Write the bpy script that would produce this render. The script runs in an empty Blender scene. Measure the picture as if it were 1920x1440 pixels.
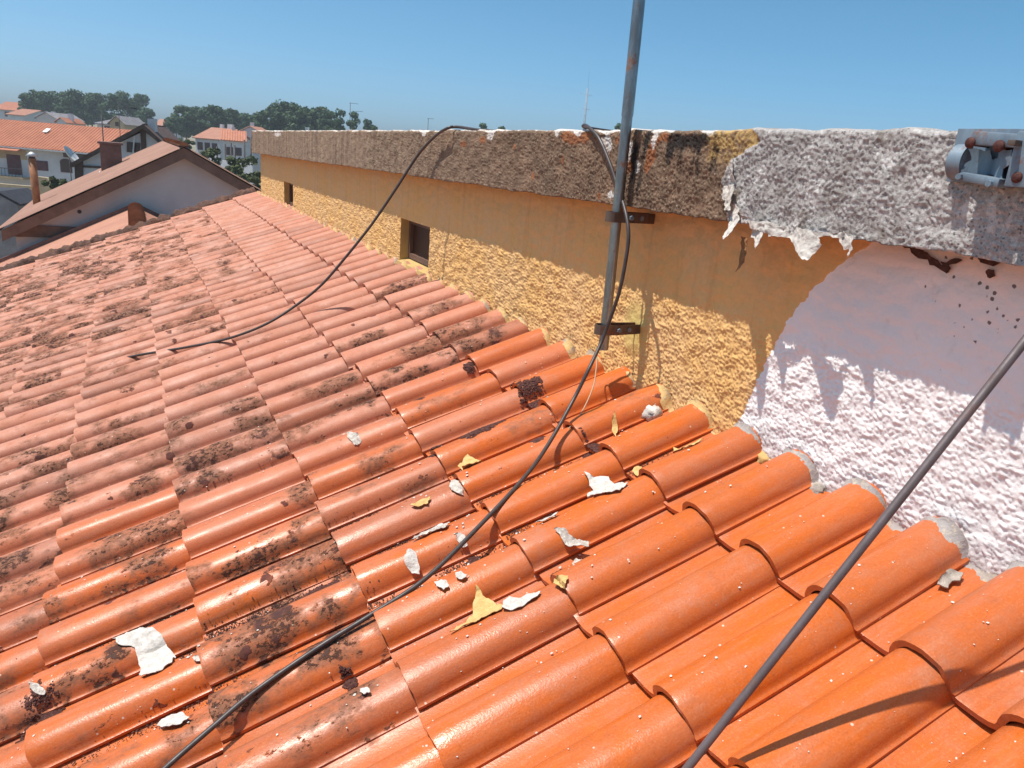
import bpy, bmesh, math, random
import numpy as np
from mathutils import Vector, Matrix

random.seed(7)
rng = np.random.default_rng(11)
SC = bpy.context.scene
COL = SC.collection

# ------------------------------------------------------------------ camera
# World: origin at the photographer's eye, +Y runs along the parapet wall away from us,
# +X points up the roof slope (towards the wall), Z up.  Units: metres.
FPX = 1413.76
RR = np.array([[0.8955847802, -0.4377729916, 0.0792635429],
               [-0.0575782021, -0.2907186105, -0.9550745731],
               [0.4411492401, 0.8507863994, -0.2855693447]])
cam_d = bpy.data.cameras.new('camera')
cam_d.sensor_width = 36.0
cam_d.lens = FPX * 36.0 / 1920.0
cam_d.clip_start = 0.02
cam_d.clip_end = 12000.0
cam = bpy.data.objects.new('camera', cam_d)
COL.objects.link(cam)
r, d, f = RR
cam.matrix_world = Matrix(((r[0], -d[0], -f[0], 0), (r[1], -d[1], -f[1], 0), (r[2], -d[2], -f[2], 0), (0, 0, 0, 1)))
SC.camera = cam

# ------------------------------------------------------------------ sky, sun, exposure
LDIR = np.array([0.13, -0.047, -0.356]); LDIR = LDIR / np.linalg.norm(LDIR)
SUN = -LDIR
w = bpy.data.worlds.new('World'); SC.world = w; w.use_nodes = True
wn = w.node_tree.nodes; wl = w.node_tree.links
bg = wn['Background']
sky = wn.new('ShaderNodeTexSky'); sky.sky_type = 'NISHITA'; sky.sun_disc = False
sky.sun_elevation = math.asin(SUN[2]); sky.sun_rotation = math.atan2(SUN[0], SUN[1])
sky.altitude = 200; sky.air_density = 0.5; sky.dust_density = 2.0; sky.ozone_density = 8.0
hs = wn.new('ShaderNodeHueSaturation'); hs.inputs['Saturation'].default_value = 1.10; hs.inputs['Hue'].default_value = .473
wl.new(sky.outputs['Color'], hs.inputs['Color']); wl.new(hs.outputs['Color'], bg.inputs['Color']); bg.inputs['Strength'].default_value = 0.145
sd = bpy.data.lights.new('sun', 'SUN'); sd.energy = 4.4; sd.angle = math.radians(0.53); sd.color = (1.0, 0.95, 0.87)
so = bpy.data.objects.new('sun', sd); COL.objects.link(so)
so.rotation_euler = Vector(LDIR).to_track_quat('-Z', 'Y').to_euler(); so.location = (-6, 3, 20)
SC.view_settings.view_transform = 'Standard'; SC.view_settings.look = 'None'
SC.view_settings.exposure = 0.36; SC.view_settings.gamma = 1.0
SC.cycles.use_denoising = True
SC.cycles.max_bounces = 8

# ------------------------------------------------------------------ measures found from the photograph
AL = 0.3582            # roof pitch
H0 = 1.2251            # eye above roof plane
S0, U0, TW, TG = 1.2271, 0.5773, 0.1878, 0.37
XW = 1.43              # wall face
XC = 1.335             # coping face
GZ = -7.0              # ground level
TVEC = np.array([math.cos(AL), 0, math.sin(AL)]); NVEC = np.array([-math.sin(AL), 0, math.cos(AL)])

def ray(px, py):
    return RR.T @ np.array([(px - 960) / FPX, (py - 720) / FPX, 1.0])
def at(px, py, depth):
    return ray(px, py) * depth
def plx(px, py, x):
    q = ray(px, py); return q * (x / q[0])
def ply(px, py, y):
    q = ray(px, py); return q * (y / q[1])
def roof_pt(s, u, h=0.0):
    return np.array([0, 0, -H0]) + TVEC * s + np.array([0, u, 0]) + NVEC * h
def roof_px(px, py, off=0.0):
    q = ray(px, py); P0 = np.array([0, 0, -H0]) + NVEC * off
    X = q * ((NVEC @ P0) / (NVEC @ q))
    return (X - np.array([0, 0, -H0])) @ TVEC, X[1]

# ------------------------------------------------------------------ noise (numpy, for real relief)
_perm = rng.permutation(512)
def pn(x, y, seed=0):
    x = np.asarray(x, float) + seed * 17.3; y = np.asarray(y, float) + seed * 9.1
    xi = np.floor(x).astype(int); yi = np.floor(y).astype(int); xf = x - xi; yf = y - yi
    def g(ix, iy, dx, dy):
        h = _perm[(_perm[ix & 511] + iy) & 511] * (2 * math.pi / 512)
        return np.cos(h) * dx + np.sin(h) * dy
    u = xf * xf * xf * (xf * (xf * 6 - 15) + 10); v = yf * yf * yf * (yf * (yf * 6 - 15) + 10)
    a = g(xi, yi, xf, yf); b = g(xi + 1, yi, xf - 1, yf); c = g(xi, yi + 1, xf, yf - 1); e = g(xi + 1, yi + 1, xf - 1, yf - 1)
    return 1.5 * ((a * (1 - u) + b * u) * (1 - v) + (c * (1 - u) + e * u) * v)
def fbm(x, y, seed=0, o=3):
    s = 0; a = 1.0
    for k in range(o):
        s = s + a * pn(x * 2 ** k, y * 2 ** k, seed + k); a *= .5
    return s
def sstep(a, b, x):
    t = np.clip((x - a) / (b - a), 0, 1); return t * t * (3 - 2 * t)

# ------------------------------------------------------------------ object helpers
def mesh_obj(name, verts, faces, mat=None, parent=None, smooth=False):
    me = bpy.data.meshes.new(name)
    me.from_pydata([tuple(map(float, v)) for v in verts], [], [tuple(map(int, q)) for q in faces])
    if smooth: me.polygons.foreach_set('use_smooth', [True] * len(me.polygons))
    me.update()
    if mat: me.materials.append(mat)
    o = bpy.data.objects.new(name, me); COL.objects.link(o)
    if parent: o.parent = parent
    return o
def bm_obj(name, bm, mat=None, parent=None, smooth=False):
    bmesh.ops.recalc_face_normals(bm, faces=bm.faces)
    me = bpy.data.meshes.new(name); bm.to_mesh(me); bm.free()
    if smooth: me.polygons.foreach_set('use_smooth', [True] * len(me.polygons))
    if mat: me.materials.append(mat)
    o = bpy.data.objects.new(name, me); COL.objects.link(o)
    if parent: o.parent = parent
    return o
def tag(o, label=None, cat=None, group=None, kind=None):
    if label: o['label'] = label
    if cat: o['category'] = cat
    if group: o['group'] = group
    if kind: o['kind'] = kind
    return o
def thing(name, label, cat, loc=(0, 0, 0), group=None):
    o = bpy.data.objects.new(name, None); COL.objects.link(o)
    o.location = tuple(map(float, loc)); o.empty_display_size = 0.1
    return tag(o, label, cat, group)
def child(o, parent):
    """parent a mesh whose vertices are in world space"""
    o.parent = parent; o.matrix_parent_inverse = Matrix.Translation(-Vector(parent.location)) if parent.type == 'EMPTY' and parent.parent is None and parent.rotation_euler.z == 0 else parent.matrix_world.inverted()
    return o
def box(bm, lo, hi, bevel=0.0):
    r_ = bmesh.ops.create_cube(bm, size=1.0)
    vs = r_['verts']; lo = np.array(lo, float); hi = np.array(hi, float)
    for v in vs:
        c = (np.array(v.co) + .5) * (hi - lo) + lo; v.co = Vector(c)
    if bevel > 0:
        es = list({e for v in vs for e in v.link_edges})
        bmesh.ops.bevel(bm, geom=es, offset=bevel, segments=2, affect='EDGES', profile=.6)
    return vs
def catmull(P, n=10):
    P = [np.array(p, float) for p in P]; P = [2 * P[0] - P[1]] + P + [2 * P[-1] - P[-2]]; out = []
    for i in range(1, len(P) - 2):
        for k in range(n):
            t = k / n
            out.append(.5 * ((2 * P[i]) + (-P[i - 1] + P[i + 1]) * t + (2 * P[i - 1] - 5 * P[i] + 4 * P[i + 1] - P[i + 2]) * t * t + (-P[i - 1] + 3 * P[i] - 3 * P[i + 1] + P[i + 2]) * t ** 3))
    out.append(P[-2]); return out
def tube_data(path, rad, seg=10, cap=True):
    path = [np.array(p, float) for p in path]; V = []; F = []
    up = np.array([0.31, 0.2, 0.93]); prev = None
    rads = rad if hasattr(rad, '__len__') else [rad] * len(path)
    for i, p in enumerate(path):
        t = path[min(i + 1, len(path) - 1)] - path[max(i - 1, 0)]; t = t / (np.linalg.norm(t) + 1e-12)
        a = (up if prev is None else prev); a = a - t * (a @ t)
        if np.linalg.norm(a) < 1e-4: a = np.array([1., 0, 0]) - t * t[0]
        a = a / np.linalg.norm(a); prev = a; b = np.cross(t, a)
        for k in range(seg):
            th = 2 * math.pi * k / seg; V.append(p + rads[i] * (a * math.cos(th) + b * math.sin(th)))
    n = len(path)
    for i in range(n - 1):
        for k in range(seg):
            k2 = (k + 1) % seg; F.append((i * seg + k, i * seg + k2, (i + 1) * seg + k2, (i + 1) * seg + k))
    if cap: F.append(tuple(range(seg))[::-1]); F.append(tuple((n - 1) * seg + k for k in range(seg)))
    return V, F
def tube(name, path, rad, mat, parent=None, seg=10):
    V, F = tube_data(path, rad, seg); return mesh_obj(name, V, F, mat, parent, True)

# ------------------------------------------------------------------ material helpers
class M:
    def __init__(s, name, rough=.7, metal=0.0, spec=.5):
        s.m = bpy.data.materials.new(name); s.m.use_nodes = True
        s.t = s.m.node_tree; s.b = s.t.nodes['Principled BSDF']
        s.b.inputs['Roughness'].default_value = rough; s.b.inputs['Metallic'].default_value = metal
        s.b.inputs['Specular IOR Level'].default_value = spec
    def n(s, typ, **kw):
        o = s.t.nodes.new(typ)
        for k, v in kw.items(): setattr(o, k, v)
        return o
    def l(s, a, b): s.t.links.new(a, b)
    def put(s, sock, v):
        if hasattr(v, 'is_linked') or hasattr(v, 'links'): s.l(v, sock)
        else: sock.default_value = v
    def pos(s): return s.n('ShaderNodeNewGeometry').outputs['Position']
    def objco(s): return s.n('ShaderNodeTexCoord').outputs['Object']
    def mapping(s, v, scale=(1, 1, 1), rot=(0, 0, 0), loc=(0, 0, 0)):
        m = s.n('ShaderNodeMapping'); s.l(v, m.inputs['Vector'])
        m.inputs['Scale'].default_value = scale; m.inputs['Rotation'].default_value = rot; m.inputs['Location'].default_value = loc
        return m.outputs['Vector']
    def noise(s, v, scale, detail=4, rough=.6, dist=0.0):
        o = s.n('ShaderNodeTexNoise'); s.l(v, o.inputs['Vector']); o.inputs['Scale'].default_value = scale
        o.inputs['Detail'].default_value = detail; o.inputs['Roughness'].default_value = rough; o.inputs['Distortion'].default_value = dist
        return o.outputs['Fac']
    def voro(s, v, scale, rnd=1.0):
        o = s.n('ShaderNodeTexVoronoi'); s.l(v, o.inputs['Vector']); o.inputs['Scale'].default_value = scale; o.inputs['Randomness'].default_value = rnd
        return o.outputs['Distance'], o.outputs['Color']
    def math(s, op, a, b=0.0, c=None, clamp=False):
        o = s.n('ShaderNodeMath', operation=op, use_clamp=clamp); s.put(o.inputs[0], a); s.put(o.inputs[1], b)
        if c is not None: s.put(o.inputs[2], c)
        return o.outputs[0]
    def ss(s, v, a, b, lo=0.0, hi=1.0):
        o = s.n('ShaderNodeMapRange', interpolation_type='SMOOTHSTEP'); s.put(o.inputs['Value'], v)
        s.put(o.inputs['From Min'], a); s.put(o.inputs['From Max'], b); s.put(o.inputs['To Min'], lo); s.put(o.inputs['To Max'], hi)
        return o.outputs['Result']
    def mix(s, fac, a, b, mode='MIX'):
        o = s.n('ShaderNodeMix', data_type='RGBA', blend_type=mode); s.put(o.inputs[0], fac)
        for sock, v in ((o.inputs[6], a), (o.inputs[7], b)):
            if isinstance(v, tuple): sock.default_value = v if len(v) == 4 else v + (1.0,)
            else: s.l(v, sock)
        return o.outputs[2]
    def sep(s, c):
        o = s.n('ShaderNodeSeparateColor'); s.l(c, o.inputs[0]); return o.outputs
    def attr(s, name):
        o = s.n('ShaderNodeAttribute', attribute_name=name); return o.outputs['Color']
    def bump(s, h, dist=.01, strength=1.0):
        o = s.n('ShaderNodeBump'); s.l(h, o.inputs['Height']); o.inputs['Distance'].default_value = dist; o.inputs['Strength'].default_value = strength
        s.l(o.outputs[0], s.b.inputs['Normal'])
    def col(s, c):
        if isinstance(c, tuple): s.b.inputs['Base Color'].default_value = c if len(c) == 4 else c + (1.0,)
        else: s.l(c, s.b.inputs['Base Color'])
        return s
    def rough(s, v): s.put(s.b.inputs['Roughness'], v)

def simple(name, c, rough=.75, metal=0.0, var=.25, scale=3.0, bump=0.0, spec=.4, c2=None):
    """plain procedural material: two noise-mixed tones and a little relief"""
    m = M(name, rough, metal, spec); p = m.pos()
    n = m.noise(p, scale, 6, .65)
    c2 = c2 or tuple(x * (1 - var) for x in c)
    m.col(m.mix(m.ss(n, .35, .65), c, c2))
    m.rough(m.ss(n, .3, .7, rough * .9, min(1, rough * 1.15)))
    if bump: m.bump(m.noise(p, scale * 8, 5), bump, .6)
    return m.m

# ------------------------------------------------------------------ tile material
def tile_mat(name, use_attr):
    m = M(name, .4, 0, .5)
    p = m.mapping(m.pos(), rot=(0, AL, 0))
    if use_attr: tint = m.attr('tint')
    else: tint = m.n('ShaderNodeObjectInfo').outputs['Color']
    s = m.sep(tint); age_glare, dark, lich = s[0], s[1], m.math('MULTIPLY', s[2], m.ss(m.noise(m.mapping(p, loc=(2, 9, 3)), 5.5, 4, .6), .34, .62, .30, 1.3))
    n1 = m.noise(p, 7, 6, .65); n2 = m.noise(p, 45, 5, .7)
    st = m.noise(m.mapping(p, scale=(1, 5, 5)), 6, 6, .7)
    fresh = m.mix(m.ss(n1, .3, .7), (.58, .118, .010), (.50, .110, .018))
    fresh = m.mix(m.ss(st, .5, .75, 0, .5), fresh, (.51, .145, .045))
    pale = m.mix(m.ss(n1, .3, .7), (.51, .24, .165), (.46, .175, .105))
    base = m.mix(m.math('ADD', age_glare, m.ss(st, .3, .7, -.12, .12), clamp=True), fresh, pale)
    base = m.mix(m.math('MULTIPLY', dark, m.ss(st, .25, .6, .45, 1.0)), base, (.27, .112, .074))
    # pale bloom left by drying water
    base = m.mix(m.math('MULTIPLY', m.ss(n1, .52, .75, 0, .45), m.ss(n2, .35, .6)), base, (.46, .215, .14))
    # fine grain
    base = m.mix(m.ss(n2, .3, .75, 0, .22), base, (.28, .10, .05))
    # dust drawn out along the slope, and darker fired patches
    ds = m.noise(m.mapping(p, scale=(.8, 9, 9)), 5, 8, .75)
    base = m.mix(m.ss(ds, .50, .72, 0, .30), base, (.50, .22, .12))
    base = m.mix(m.ss(m.noise(m.mapping(p, loc=(7, 2, 4)), 16, 7, .7), .55, .72, 0, .38), base, (.34, .085, .028))
    gr = m.noise(p, 260, 3, .6)
    base = m.mix(m.ss(gr, .52, .72, 0, .25), base, (.60, .28, .15))
    base = m.mix(m.ss(gr, .46, .30, 0, .30), base, (.22, .07, .03))
    # soft brown algae streaks
    al = m.noise(m.mapping(p, scale=(1, 1.9, 1.9)), 7, 9, .70)
    thr = m.math('MULTIPLY_ADD', lich, -.30, .70)
    soft = m.math('MULTIPLY', m.ss(al, m.math('SUBTRACT', thr, .06), m.math('ADD', thr, .15), 0, .85), m.ss(m.noise(p, 75, 6, .75), .3, .62, .4, 1))
    base = m.mix(soft, base, (.145, .075, .048))
    # crusty black lichen
    cr = m.noise(m.mapping(p, scale=(1, 1.3, 1.3), loc=(3, 1, 2)), 62, 7, .72)
    thr2 = m.math('MULTIPLY_ADD', lich, -.19, .725)
    hard = m.math('MULTIPLY', m.ss(cr, thr2, m.math('ADD', thr2, .05), 0, .9), m.ss(al, m.math('ADD', thr, .01), m.math('ADD', thr, .12), 0, 1))
    base = m.mix(hard, base, (.05, .027, .022))
    bl = m.noise(m.mapping(p, scale=(1, 1.5, 1.5), loc=(1, 8, 5)), 15, 10, .68)
    thr3 = m.math('MULTIPLY_ADD', lich, -.15, .715)
    blot = m.math('MULTIPLY', m.ss(bl, thr3, m.math('ADD', thr3, .06)), m.ss(n2, .32, .58, .45, .95))
    base = m.mix(blot, base, (.075, .034, .030))
    # round lichen spots
    nv = m.n('ShaderNodeTexNoise'); m.l(p, nv.inputs['Vector']); nv.inputs['Scale'].default_value = 38; nv.inputs['Detail'].default_value = 4
    va = m.n('ShaderNodeVectorMath', operation='MULTIPLY_ADD'); m.l(nv.outputs['Color'], va.inputs[0]); va.inputs[1].default_value = (.034, .034, .034); m.l(p, va.inputs[2])
    vd, vc = m.voro(va.outputs[0], 10); vs = m.sep(vc)
    rim = m.math('MULTIPLY_ADD', m.noise(p, 60, 3), .12, vd)
    rad = m.math('MULTIPLY_ADD', vs[1], .13, .12)
    spot = m.math('MULTIPLY', m.ss(rim, rad, m.math('ADD', rad, .03), 1, 0), m.math('GREATER_THAN', vs[0], m.math('MULTIPLY_ADD', lich, -.45, 1.02)))
    base = m.mix(m.math('MULTIPLY', spot, m.ss(n2, .3, .6, .6, .92)), base, (.085, .036, .034))
    # rare light specks of lime
    v2, c2 = m.voro(p, 55); c2s = m.sep(c2)
    fl = m.math('MULTIPLY', m.ss(v2, .10, .16, 1, 0), m.math('GREATER_THAN', c2s[0], .93))
    base = m.mix(m.math('MULTIPLY', fl, .8), base, (.62, .52, .42))
    m.col(base)
    rg = m.math('MULTIPLY_ADD', age_glare, .32, .27)
    rg = m.math('ADD', rg, m.ss(n1, .3, .7, -.07, .09))
    rg = m.math('ADD', rg, m.math('MULTIPLY', m.math('MAXIMUM', m.math('MAXIMUM', soft, blot), spot), .3))
    rg = m.math('ADD', rg, m.ss(ds, .3, .7, -.05, .12), clamp=True)
    m.rough(rg)
    m.put(m.b.inputs['Specular IOR Level'], m.math('MULTIPLY_ADD', m.math('MAXIMUM', spot, m.math('MAXIMUM', m.math('MAXIMUM', hard, blot), soft)), -.36, .42))
    h = m.math('ADD', m.math('MULTIPLY', n2, .3), m.math('MULTIPLY', m.math('MAXIMUM', m.math('MAXIMUM', hard, blot), spot), .9))
    h = m.math('ADD', h, m.math('MULTIPLY', n1, .5))
    h = m.math('ADD', h, m.math('MULTIPLY', gr, .22))
    m.bump(h, .0025, .8)
    return m.m
MAT_TILE = tile_mat('clay_tile', False)
MAT_TILE_A = tile_mat('clay_tile_far', True)

# ================================================================== GROUND
bm = bmesh.new()
N = 96
rings = [0, 30, 80, 200, 500, 1200, 3000, 8000]
prev = [bm.verts.new((0, 0, GZ))]
for R_ in rings[1:]:
    cur = [bm.verts.new((R_ * math.cos(2 * math.pi * k / N), R_ * math.sin(2 * math.pi * k / N), GZ)) for k in range(N)]
    for k in range(N):
        k2 = (k + 1) % N
        if len(prev) == 1: bm.faces.new((prev[0], cur[k], cur[k2]))
        else: bm.faces.new((prev[k], cur[k], cur[k2], prev[k2]))
    prev = cur
m = M('dry_ground', .95); p = m.pos()
c = m.mix(m.ss(m.noise(p, .02, 8, .6), .4, .6), (.22, .17, .11), (.12, .13, .06))
m.col(m.mix(m.ss(m.noise(p, .8, 6), .4, .7), c, (.28, .23, .17)))
tag(bm_obj('ground', bm, m.m), kind='structure')

# ================================================================== OWN ROOF
roof = thing('tiled_roof', 'sloping terracotta tile roof running along the ochre parapet wall', 'roof', (0, 4.5, -1.7))
NP = 22
def profile():
    """top line of one tile across u (metres), height; near edge of the barrel is at u=0"""
    P = [(-.0055, .0030), (-.0055, .0090), (-.0020, .0110), (.0010, .0140)]
    for k in range(1, 15):
        th = math.pi - (math.pi * .93) * k / 14
        P.append((.0575 + .0560 * math.cos(th), .0140 + .0480 * math.sin(th)))
    P += [(.1145, .0150), (.1155, .0060), (.1180, .0012), (.1260, .0000), (.1400, -.0008), (.1560, -.0014), (.1740, -.0002), (.1880, .0035), (.1950, .0060)]
    return np.array(P)
PR = profile()
def tile_h(s, u):
    """approximate top surface of the laid roof in metres above the roof plane"""
    uu = (np.asarray(u, float) - U0) % TW
    h = np.interp(uu, PR[2:-1, 0], PR[2:-1, 1])
    ss_ = (np.asarray(s, float) - S0) % TG
    return h + .022 * (1 - ss_ / TG)
def tile_mesh(seed, L=.43, cut=None):
    """one tile: closed shell, local x = up slope from its lower edge, y = u, z = normal"""
    rr_ = random.Random(seed); th = .0125
    L = cut or L
    xs = [0, .006, .03, L * .35, L * .7, L]
    V = []; F = []
    # outward normals of profile
    T = np.gradient(PR, axis=0); Nn = np.stack([-T[:, 1], T[:, 0]], 1); Nn /= np.linalg.norm(Nn, axis=1)[:, None]
    n = len(PR); ph = [rr_.uniform(0, 6.28) for _ in range(4)]
    for side in (0, 1):
        for i, x in enumerate(xs):
            lift = .022 * (1 - x / TG)
            sc = 1.0 + .022 * (1 - x / L)
            for k in range(n):
                q = PR[k] - Nn[k] * th * side
                rnd = -.0010 if (i == 0 and side == 0) else 0
                q = q + Nn[k] * rnd
                wob = .0011 * math.sin(9 * x + ph[0] + k * .4) + .0009 * math.sin(k * .9 + ph[1])
                edge = .0012 * math.sin(k * .8 + ph[2]) + .0006 * math.sin(k * 1.9 + ph[3]) if i == 0 else 0
                V.append((x + edge, (q[0] - .06) * sc + .06, q[1] + lift + wob))
    m_ = len(xs)
    def idx(side, i, k): return side * m_ * n + i * n + k
    for i in range(m_ - 1):
        for k in range(n - 1):
            F.append((idx(0, i, k), idx(0, i + 1, k), idx(0, i + 1, k + 1), idx(0, i, k + 1))[::-1])
            F.append((idx(1, i, k), idx(1, i + 1, k), idx(1, i + 1, k + 1), idx(1, i, k + 1)))
    for k in range(n - 1):
        F.append((idx(0, 0, k), idx(0, 0, k + 1), idx(1, 0, k + 1), idx(1, 0, k))[::-1])
        F.append((idx(0, m_ - 1, k), idx(0, m_ - 1, k + 1), idx(1, m_ - 1, k + 1), idx(1, m_ - 1, k)))
    for i in range(m_ - 1):
        F.append((idx(0, i, 0), idx(0, i + 1, 0), idx(1, i + 1, 0), idx(1, i, 0)))
        F.append((idx(0, i, n - 1), idx(0, i + 1, n - 1), idx(1, i + 1, n - 1), idx(1, i, n - 1))[::-1])
    return V, F
variants = []
for k in range(6):
    V, F = tile_mesh(100 + k)
    me = bpy.data.meshes.new('roof_tile'); me.from_pydata(V, [], F); me.update()
    me.polygons.foreach_set('use_smooth', [True] * len(me.polygons)); me.set_sharp_from_angle(angle=math.radians(48))
    me.materials.append(MAT_TILE); variants.append((me, V, F))
topv = []
for k in range(3):   # the course that dies into the wall is cut
    V, F = tile_mesh(200 + k, cut=.335)
    me = bpy.data.meshes.new('roof_tile'); me.from_pydata(V, [], F); me.update()
    me.polygons.foreach_set('use_smooth', [True] * len(me.polygons)); me.set_sharp_from_angle(angle=math.radians(48))
    me.materials.append(MAT_TILE); topv.append((me, V, F))

def tile_tint(i, j, s, u):
    # wet, washed clay near the photographer; dry, bloomed and tinted for lens glare beyond
    bound = 2.45 + .25 * pn(s * 2.2, 3.1) + .55 * max(0, s - .8) + .25 * max(0, .1 - s)
    age_glare = float(sstep(-.75, .60, u - bound + random.uniform(-.30, .30)))
    age_glare = min(1, age_glare * .9 + .06 + random.uniform(0, .08))
    if u < 1.3 and s > .45: age_glare *= .3
    dark = 0.0
    rr_ = random.random()
    if rr_ < .12 and u > 1.1: dark = random.uniform(.3, .65)
    elif rr_ < .5: dark = random.uniform(0, .25)
    if u < 1.15: dark = random.choice([0, .05, .1, .2, .34])
    lich = .18 + .45 * float(sstep(1.1, -.3, s)) + .20 * float(sstep(4.0, 7.5, u)) * (1 if s < .9 else .2) + random.uniform(-.22, .30)
    if s > .8 and u > 3.8: lich *= .35
    if u < 1.5: lich *= .35 if s > .4 else .9
    if u < 1.0 and s > .2: lich = 0
    if 2.6 < u < 3.9 and s > .5: lich += random.choice([.0, .25, .45])
    if 1.25 < u < 3.2 and s < 1.1 and random.random() < .42: lich += random.uniform(.2, .5)
    return (age_glare, dark, max(0.0, min(1.0, lich)), 1.0)

tiles = []
i0, i1 = 0, 13
j_lo, j_hi = -7, int((9.98 - U0) / TW)
for i in range(i0, i1):
    for j in range(j_lo, j_hi):
        s = S0 - i * TG + random.gauss(0, .0055); u = U0 + j * TW + random.gauss(0, .0016)
        cpos = roof_pt(s + .18, u + .07, .04); q = RR @ cpos
        vis = 0.0
        if q[2] > .05:
            x = 960 + FPX * q[0] / q[2]; y = 720 + FPX * q[1] / q[2]
            mg = 90 / q[2]
            if -mg < x < 1920 + mg and -mg < y < 1440 + mg: vis = abs(NVEC @ cpos) / np.linalg.norm(cpos) ** 3
        tiles.append([vis, i, j, s, u, random.gauss(0, .0075), random.gauss(0, .012)])
tiles.sort(key=lambda a: -a[0])
RX = np.array([TVEC, [0, 1, 0], NVEC]).T
farV, farF, farC = [], [], []
inv = Matrix.Translation(-Vector(roof.location))
for k, (vis, i, j, s, u, rz, rx) in enumerate(tiles):
    tint = tile_tint(i, j, s, u)
    me, V, F = random.choice(topv if i == 0 else variants)
    Rz = np.array([[math.cos(rz), -math.sin(rz), 0], [math.sin(rz), math.cos(rz), 0], [0, 0, 1]])
    Rx_ = np.array([[1, 0, 0], [0, math.cos(rx), -math.sin(rx)], [0, math.sin(rx), math.cos(rx)]])
    R3 = RX @ Rz @ Rx_
    P = roof_pt(s, u, 0)
    if k < 300:
        o = bpy.data.objects.new('roof_tile', me); COL.objects.link(o)
        Mx = Matrix.Identity(4)
        for a in range(3):
            for b in range(3): Mx[a][b] = R3[a, b]
            Mx[a][3] = P[a]
        o.matrix_world = Mx; o.color = tint
        o.parent = roof; o.matrix_parent_inverse = inv
    else:
        W = np.array(V) @ R3.T + P; b0 = len(farV)
        farV.extend(W.tolist()); farF.extend([tuple(a + b0 for a in q) for q in F]); farC.extend([tint] * len(V))
o = mesh_obj('more_roof_tiles', farV, farF, MAT_TILE_A, None, True)
o.data.set_sharp_from_angle(angle=math.radians(48))
ca = o.data.color_attributes.new('tint', 'FLOAT_COLOR', 'POINT'); ca.data.foreach_set('color', np.array(farC, np.float32).ravel())
tag(child(o, roof), kind='stuff')

# under-tile deck so that no light leaks between tiles
MAT_DECK = simple('roof_underlay', (.12, .06, .04), .95, bump=.003)
sl, sh = S0 - 12.6 * TG, 1.62
Vd = [roof_pt(a, b, c) for c in (-.06, -.02) for a, b in ((sl, -1.0), (sh, -1.0), (sh, 10.05), (sl, 10.05))]
o = mesh_obj('roof_deck', Vd, [(0, 1, 2, 3), (7, 6, 5, 4), (0, 4, 5, 1), (1, 5, 6, 2), (2, 6, 7, 3), (3, 7, 4, 0)], MAT_DECK); child(o, roof)

# mossy mortar verge along the far end of the roof
m = M('mossy_verge', .95); p = m.pos()
c = m.mix(m.ss(m.noise(p, 9, 8, .75), .38, .62), (.14, .065, .04), (.06, .03, .022))
c = m.mix(m.ss(m.noise(p, 30, 5, .7), .64, .75), c, (.30, .19, .14))
m.col(c); m.bump(m.noise(p, 40, 6), .02, .8); MAT_VERGE = m.m
ss_ = np.arange(sl, 1.54, .02); cross = np.linspace(0, 1, 15); V = []; F = []
for a in ss_:
    for t in cross:
        th = math.pi * t
        du = -.12 * math.cos(th); hh = -.03 + .135 * math.sin(th) ** .5
        nz = fbm(np.array([a * 14]), np.array([t * 3.0]), 5)[0]
        V.append(roof_pt(a, 10.06 + du * (1 + .12 * nz), hh + .028 * nz))
n = len(cross)
for i in range(len(ss_) - 1):
    for k in range(n - 1): F.append((i * n + k, i * n + k + 1, (i + 1) * n + k + 1, (i + 1) * n + k))
o = mesh_obj('verge', V, F, MAT_VERGE, None, True); child(o, roof)
tag(o, 'dark brown mossy mortar verge at the far end of the tile roof')

# ================================================================== PARAPET WALL
wall = thing('parapet_wall', 'ochre and white pebble-dashed parapet wall with a weathered coping', 'wall', (XW, 4.5, -1.0))
def wall_y_grid():
    ys = list(np.arange(.10, .6, .006)) + list(np.arange(.6, 2.2, .003)) + list(np.arange(2.2, 2.6, .005)) + list(np.arange(2.6, 4.8, .0075)) + list(np.arange(4.8, 9.69, .016)) + [9.70]
    ys = [-2.5, -1.5, -.8, -.3] + ys
    return np.array(ys)
OPEN = [(3.85, 4.345, -.635, -.385), (7.68, 8.16, -.655, -.405)]   # y0,y1,z0,z1 of the two vent openings
def ctop(y): return .1185 - .0050 * y
def cbot(y): return -.094 - .0085 * y
def white_sd(y, z):
    zb = np.array([-.95, -.64, -.573, -.43, -.323, -.242, -.19, -.144, -.09]); yb = np.array([1.47, 1.425, 1.406, 1.363, 1.318, 1.27, 1.22, 1.173, 1.10])
    return np.interp(z, zb, yb) - y            # >0 on the white side (nearer to us)
ys = wall_y_grid(); zs = np.arange(-.90, -.06, .003)
def snap(arr, vals):
    arr = arr.copy()
    for v in vals: arr[np.argmin(abs(arr - v))] = v
    return arr
ys = snap(ys, [v for o_ in OPEN for v in o_[:2]]); zs = snap(zs, [v for o_ in OPEN for v in o_[2:]])
Y, Z = np.meshgrid(ys, zs, indexing='ij')
wsd = white_sd(Y, Z) + .006 * fbm(Y * 45, Z * 45, 3)
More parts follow.
